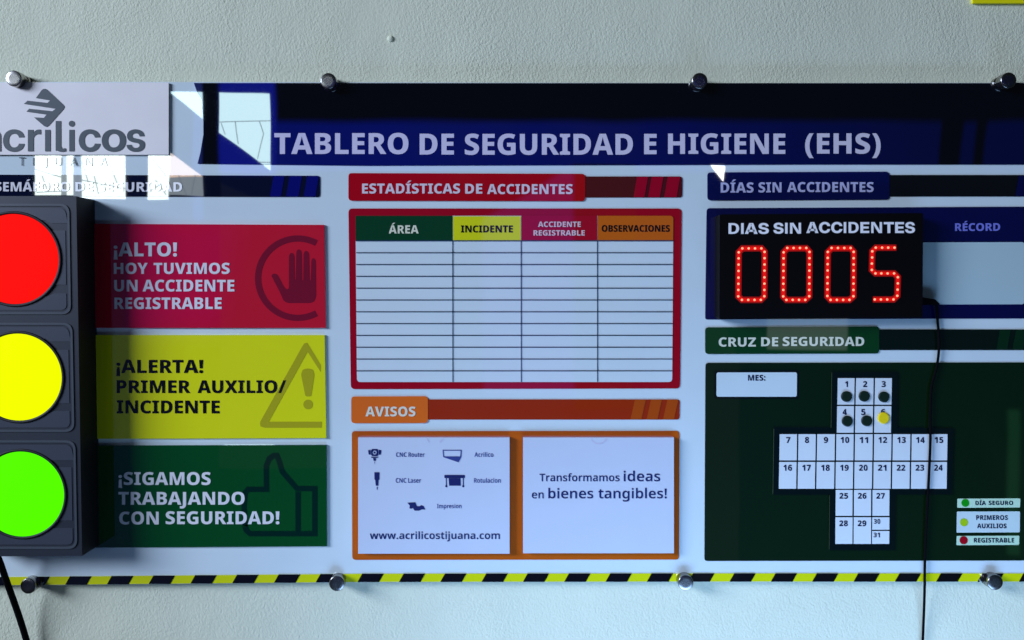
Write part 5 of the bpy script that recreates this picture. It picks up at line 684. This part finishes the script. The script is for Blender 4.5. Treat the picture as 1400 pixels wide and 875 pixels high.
# ------------------------------------------------------------------ magnets on the calendar
def magnet(px, py, r, mat, label):
    d0 = CW + 0.0003; c = at(px, py, d0); rw = r * (DIST - d0) / F
    bm = bmesh.new(); n = 32; prof = [(1.0, 0.0), (1.0, 0.0018), (0.93, 0.0026), (0.8, 0.0029)]
    rings = [[bm.verts.new(c + Vector((rw * k * math.cos(2 * math.pi * i / n), -h, rw * k * math.sin(2 * math.pi * i / n)))) for i in range(n)] for k, h in prof]
    for a, b in zip(rings, rings[1:]):
        for i in range(n): bm.faces.new((a[i], a[(i + 1) % n], b[(i + 1) % n], b[i])).smooth = True
    bm.faces.new(rings[-1]); bm.faces.new(rings[0][::-1]); bmesh.ops.recalc_face_normals(bm, faces=bm.faces)
    me = bpy.data.meshes.new('magnet'); bm.to_mesh(me); bm.free()
    tag(new_obj('magnet', me, mat), label, 'magnet', 'round magnets on the calendar days')
mg = matte('magnet_green', (6, 26, 18), 0.45); my = matte('magnet_yellow', (222, 172, 10), 0.5)
for px, py, dn in ((1157, 542, 'one'), (1181.2, 541.6, 'two'), (1208, 542.6, 'three'), (1158, 575.6, 'four'), (1184.6, 575.2, 'five')):
    magnet(px, py, 7.5, mg, 'dark green round magnet in the cell of day %s on the calendar cross' % dn)
magnet(1207.6, 571.4, 8.0, my, 'yellow round magnet covering the number of day six on the calendar')

# ------------------------------------------------------------------ traffic light
TF = Z + 0.062                    # front face
tl = thing('traffic_light', at(24, 760, Z), 'dark grey traffic light box with glowing red, yellow and green lenses', 'traffic light')
house = material('housing_grey', (0.021, 0.027, 0.038), rough=0.42, ior=1.45, var=0.10, scale=30)
relief = material('relief_grey', (0.044, 0.055, 0.074), rough=0.40, ior=1.45, var=0.10, scale=24)
ridge = material('ridge_grey', (0.066, 0.082, 0.096), rough=0.35, var=0.08)
side = material('housing_side_black', (0.006, 0.006, 0.008), rough=0.6, var=0.1)
hs = sheet('housing', [[[(-72, 268), (104.2, 268.2), (112.2, 760), (-50, 761)]]], TF, house, tl)
sheet('housing_side', [[[(-72, 268), (104.2, 268.2), (112.2, 760), (-50, 761)]]], TF - 0.0005, side, tl, thick=0.0610)
mods = [(19.2, 354.2, 61.4, 278.6, 429.8, 94.6, 97.0, (305, 315.2), (389.2, 401.2)), (25.2, 515.6, 59.8, 441.3, 590.6, 98.8, 101.6, (467, 478.4), (551.2, 562)), (29.6, 675.5, 59.0, 602.2, 750.6, 103.0, 105.6, (629.2, 639), (711.6, 722))]
lens_c = [((1.0, 0.006, 0.005), 'lens_red', 'glowing red lens'), ((0.87, 1.0, 0.0), 'lens_yellow', 'glowing yellow lens'), ((0.09, 1.0, 0.0), 'lens_green', 'glowing green lens')]
for (cx, cy, r, yt, yb, xr0, xr1, b1, b2), (ec, en, lab) in zip(mods, lens_c):
    xl0 = 2 * cx - xr0 - 4; xl1 = 2 * cx - xr1 + 2
    o = rnd([(xl0, yt), (xr0, yt), (xr1, yb), (xl1, yb)], 13, 8); i_ = rnd([(xl0 + 3, yt + 3), (xr0 - 3, yt + 3), (xr1 - 3, yb - 3), (xl1 + 3, yb - 3)], 11, 8)
    md = sheet('lamp_surround', [[o, i_]], TF + 0.0016, ridge, tl, thick=0.0016)
    # relief fields inside the surround: upper, middle and lower, parted by the dark bands
    def xr(y, ins): return xr0 + (xr1 - xr0) * (y - yt) / (yb - yt) - ins
    def xl(y, ins): return xl0 + (xl1 - xl0) * (y - yt) / (yb - yt) + ins
    ins = 6.0
    up = rnd([(xl(yt, ins), yt + ins), (xr(yt, ins), yt + ins), (xr(b1[0], ins - 3.5), b1[0]), (70, b1[0]), (62, b1[0] - 4), (-22, b1[0] - 4), (-30, b1[0]), (xl(b1[0], ins), b1[0])], [8, 8, 0, 0, 0, 0, 0, 0], 6)
    midf = [(xl(b1[1], ins), b1[1]), (xr(b1[1], ins), b1[1]), (xr(b2[0], ins), b2[0]), (xl(b2[0], ins), b2[0])]
    lo = rnd([(xl(b2[1], ins), b2[1]), (-30, b2[1]), (-22, b2[1] + 4), (64, b2[1] + 4), (74, b2[1]), (xr(b2[1], ins), b2[1]), (xr(yb, ins), yb - ins), (xl(yb, ins), yb - ins)], [0, 0, 0, 0, 0, 0, 8, 8], 6)
    for g in (up, midf, lo): sheet('relief_field', [[g]], TF + 0.0008, relief, md, thick=0.0008)
    # lens: shallow dome inside a dark collar
    c = at(cx, cy, TF + 0.0012); rw = r * (DIST - TF) / F
    bm = bmesh.new(); n = 72
    def ringv(k, h): return [bm.verts.new(c + Vector((rw * k * math.cos(2 * math.pi * j / n), -h, rw * k * math.sin(2 * math.pi * j / n)))) for j in range(n)]
    def skin(rs):
        for a, b in zip(rs, rs[1:]):
            for j in range(n): bm.faces.new((a[j], a[(j + 1) % n], b[(j + 1) % n], b[j])).smooth = True
    rs = [ringv(1.065, -0.0012), ringv(1.06, 0.0012), ringv(1.04, 0.0020), ringv(1.0, 0.0012), ringv(0.995, -0.0012)]; skin(rs)
    bmesh.ops.recalc_face_normals(bm, faces=bm.faces)
    me = bpy.data.meshes.new('lens_collar'); bm.to_mesh(me); bm.free(); new_obj('lens_collar', me, side, tl)
    bm = bmesh.new(); rs = [ringv(0.998, 0.0), ringv(0.97, 0.0016), ringv(0.85, 0.0040), ringv(0.6, 0.0066), ringv(0.3, 0.0080)]; skin(rs)
    bm.faces.new(rs[-1]); bmesh.ops.recalc_face_normals(bm, faces=bm.faces)
    me = bpy.data.meshes.new('lens'); bm.to_mesh(me); bm.free()
    lo_ = new_obj('lens', me, material(en, tuple(0.05 * v for v in ec), rough=0.9, ior=1.1, emit=ec, estr=1.05, var=0.02), tl); lo_['label'] = lab

# ------------------------------------------------------------------ LED day counter
CF = Z + 0.034
dc = thing('day_counter', at(1122, 436, Z), 'black electronic day counter showing 0005 in red light points', 'counter')
blk = material('counter_black', (0.0018, 0.0018, 0.0024), rough=0.6, ior=1.2, var=0.1)
sheet('counter_case', [[rnd([(984, 293), (1262, 291.2), (1261.4, 434.4), (983.6, 436.2)], 2, 2)]], CF, blk, dc, thick=0.033)
text('counter_lettering', [('DIAS', 996, 1051.2, 305, 319.8, dict(font='I', ref=727)), ('SIN', 1057.4, 1095.2, 304.6, 319.4, dict(font='I', ref=727)), ('ACCIDENTES', 1102.4, 1251, 303.6, 318.6, dict(font='I', ref=727))], CF + 0.0006, matte('counter_white', (226, 228, 248), 0.4), dc)
s5 = lambda L: [(960 + x / 5, 270 + y / 5) for x, y in L]
yl, yr = [375, 416, 459, 502, 548, 590, 632, 676], [372, 415, 458, 500, 546, 589, 632, 675]
digs = []
for xt, xL, xR, xB in ((275, 250, 427, 272), (582, 557, 734, 576), (885, 859, 1036, 878)):
    dt = [(xt + 43.3 * k, 348 - (0 if xt < 500 else 3)) for k in range(4)] + [(xB + 43 * k, 700) for k in range(4)]
    dt += [(xL - 3 * (j / 7), y - (0 if xt < 800 else 3)) for j, y in enumerate(yl)] + [(xR - 2 * (j / 7), y) for j, y in enumerate(yr)]
    digs.append((s5(dt), s5([(xt, 348), (xt + 130, 347), (xR, 372), (xR - 2, 676), (xB + 129, 700), (xB, 700), (xL - 3, 676), (xL, 375)]), True))
five = [(1315, 343), (1272, 343), (1230, 343), (1187, 343), (1163, 368), (1162, 410), (1160, 452), (1160, 495), (1185, 519), (1225, 519), (1268, 519), (1312, 519), (1338, 545), (1338, 587), (1336, 630), (1334, 672), (1308, 697), (1265, 697), (1222, 697), (1180, 697)]
digs.append((s5(five), s5([(1315, 343), (1187, 343), (1163, 368), (1160, 495), (1185, 519), (1312, 519), (1338, 545), (1334, 672), (1308, 697), (1180, 697)]), False))
led_red = material('led_red', (0.05, 0.002, 0.001), rough=0.4, emit=(0.80, 0.004, 0.002), estr=0.9, var=0.02)
led_halo = material('led_halo_red', (0.20, 0.004, 0.003), rough=0.4, emit=(0.30, 0.002, 0.001), estr=0.55, var=0.02)  # glow spreading around the light points, drawn as a dim red sheet
led_core = material('led_core', (0.5, 0.2, 0.1), rough=0.4, emit=(1.0, 0.42, 0.24), estr=1.15, var=0.02)
for pts, path, closed in digs:
    if closed:
        n_ = len(path); o_, i2 = [], []
        cxm = sum(p[0] for p in path) / n_; cym = sum(p[1] for p in path) / n_
        def offs(d):
            out = []
            for i in range(n_):
                a, p, b = Vector(path[i - 1]), Vector(path[i]), Vector(path[(i + 1) % n_])
                d0, d1 = (p - a).normalized(), (b - p).normalized(); n0, n1 = Vector((d0.y, -d0.x)), Vector((d1.y, -d1.x)); m_ = (n0 + n1).normalized()
                out.append(tuple(p + m_ * (d / m_.dot(n0))))
            return out
        grp = [[offs(4.3), offs(-4.3)]]
        grp2 = [[offs(2.4), offs(-2.4)]]
    else:
        e = list(path); e[0] = (e[0][0] + 2.5, e[0][1]); e[-1] = (e[-1][0] - 2.5, e[-1][1])
        grp = [[stroke(e, 8.6)]]; grp2 = [[stroke(e, 4.8)]]
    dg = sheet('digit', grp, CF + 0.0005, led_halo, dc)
    sheet('led_strip', grp2, CF + 0.0010, led_red, dg)
    bm = bmesh.new()
    for x, y in pts:
        c = at(x, y, CF + 0.0012); tmp = bmesh.ops.create_uvsphere(bm, u_segments=10, v_segments=6, radius=0.00185)
        for v in tmp['verts']: v.co = Vector((v.co.x, v.co.y * 0.8, v.co.z)) + c
    for f in bm.faces: f.smooth = True
    me = bpy.data.meshes.new('led_points'); bm.to_mesh(me); bm.free(); new_obj('led_points', me, led_core, dg)

# ------------------------------------------------------------------ cables
rub = material('cable_black', (0.002, 0.002, 0.003), rough=0.8, ior=1.15, var=0.08)
pl = smooth_path([at(1259, 411, Z + 0.014), at(1272, 412, Z + 0.012), at(1280, 418, Z + 0.010), at(1282, 440, Z + 0.008), at(1284, 470, Z + 0.007), at(1281, 500, Z + 0.006), at(1273.5, 530, Z + 0.006), at(1271.8, 570, Z + 0.007), at(1272, 600, Z + 0.009),
                  at(1270.5, 640, Z + 0.009), at(1268, 690, Z + 0.007), at(1265.4, 740, Z + 0.006), at(1264.4, 770, Z + 0.006), at(1264.2, 800, Z + 0.005), at(1263.4, 830, 0.014), at(1262.2, 862, 0.008), at(1261, 910, 0.007), at(1264, 1030, 0.006), at(1260, 1160, 0.006), at(1262, 1290, 0.006)])
ck = thing('power_cable', at(1262, 900, 0.007), 'thin black power cable hanging from the day counter over the calendar', 'cable')
tube_mesh('cord', pl, 0.0021, rub, ck)
bmp = sheet('plug', [[rnd([(1258, 405.5), (1279, 409.6), (1285, 415.4), (1284, 416.6), (1258, 417)], [0, 2, 1, 1, 0])]], Z + 0.016, rub, ck, thick=0.0125)
pl2 = smooth_path([at(-12, 745, TF - 0.020), at(-2, 764, TF - 0.012), at(8, 792, 0.050), at(21, 828, 0.030), at(34, 868, 0.018), at(46, 915, 0.014), at(54, 1000, 0.010), at(50, 1120, 0.010), at(56, 1290, 0.010)])
t2 = tube_mesh('power_cable', pl2, 0.0050, rub)
tag(t2, 'thick black cable hanging below the traffic light box', 'cable')

# ------------------------------------------------------------------ standoff bolts
steel = material('brushed_steel', (0.36, 0.35, 0.32), rough=0.24, metal=1.0, var=0.10, scale=60, rvar=0.05)
def standoff(px, py, r, tilt, label, first=[None]):
    d1 = Z + 0.017; c = at(px, py, d1)
    if first[0] is None:
        t = thing('standoff_bolt', (0, 0, 0), label, 'standoff bolt', 'steel standoff bolts fixing the board')
        rw = 10.8 * (DIST - d1) / F; n = 40
        def lathe(name, prof):
            bm = bmesh.new(); rings = [[bm.verts.new((k * math.cos(2 * math.pi * i / n), y, k * math.sin(2 * math.pi * i / n))) for i in range(n)] for k, y in prof]
            for a, b in zip(rings, rings[1:]):
                for i in range(n): bm.faces.new((a[i], a[(i + 1) % n], b[(i + 1) % n], b[i])).smooth = True
            bm.faces.new(rings[-1]); bm.faces.new(rings[0]); bmesh.ops.recalc_face_normals(bm, faces=bm.faces)
            me = bpy.data.meshes.new(name); bm.to_mesh(me); bm.free()
            o = bpy.data.objects.new(name, me); C.objects.link(o); me.materials.append(steel); o.parent = t; return o
        lathe('bolt_cap', [(rw, 0.0165), (rw, 0.0016), (rw * 0.985, 0.0008), (rw * 0.94, 0.0002), (rw * 0.90, 0.0), (rw * 0.5, 0.0)])
        lathe('bolt_spacer', [(rw * 0.92, d1 - 0.0004), (rw * 0.92, d1 - Z + 0.0066)])
        first[0] = t
    else:
        src = first[0]; t = src.copy(); C.objects.link(t)
        for ch in list(src.children):
            k = ch.copy(); C.objects.link(k); k.parent = t
        t['label'] = label
    t.location = c; return t
for px, py, lab in ((18.4, 107, 'steel standoff bolt above the grey logo at the top edge of the board'), (448.8, 110.4, 'bright steel standoff bolt on the board top edge above the word tablero'),
                    (956.8, 110.2, 'steel standoff bolt on the board top edge above the word higiene'), (1379.4, 109.6, 'dark steel standoff bolt at the top right, below the yellow sign corner'),
                    (38, 801.6, 'steel standoff bolt on the hazard stripe below the traffic light'), (460.4, 798, 'steel standoff bolt on the hazard stripe below the gap between green panel and notices'),
                    (937.6, 797, 'steel standoff bolt on the hazard stripe left of the safety cross panel'), (1361, 796.6, 'steel standoff bolt on the hazard stripe below the legend plates')):
    standoff(px, py, 11, 0, lab)

# ------------------------------------------------------------------ corner of the yellow sign above
ys = sheet('wall_sign', [[rnd([(1330.5, -60), (1480, -60), (1480, 4.2), (1330.5, 4.2)], [0, 0, 0, 1.5])]], 0.006, matte('sign_yellow', (176, 186, 8), 0.45), None, thick=0.006)
tag(ys, 'yellow sign on the wall, only its lower edge in view above the board', 'sign')
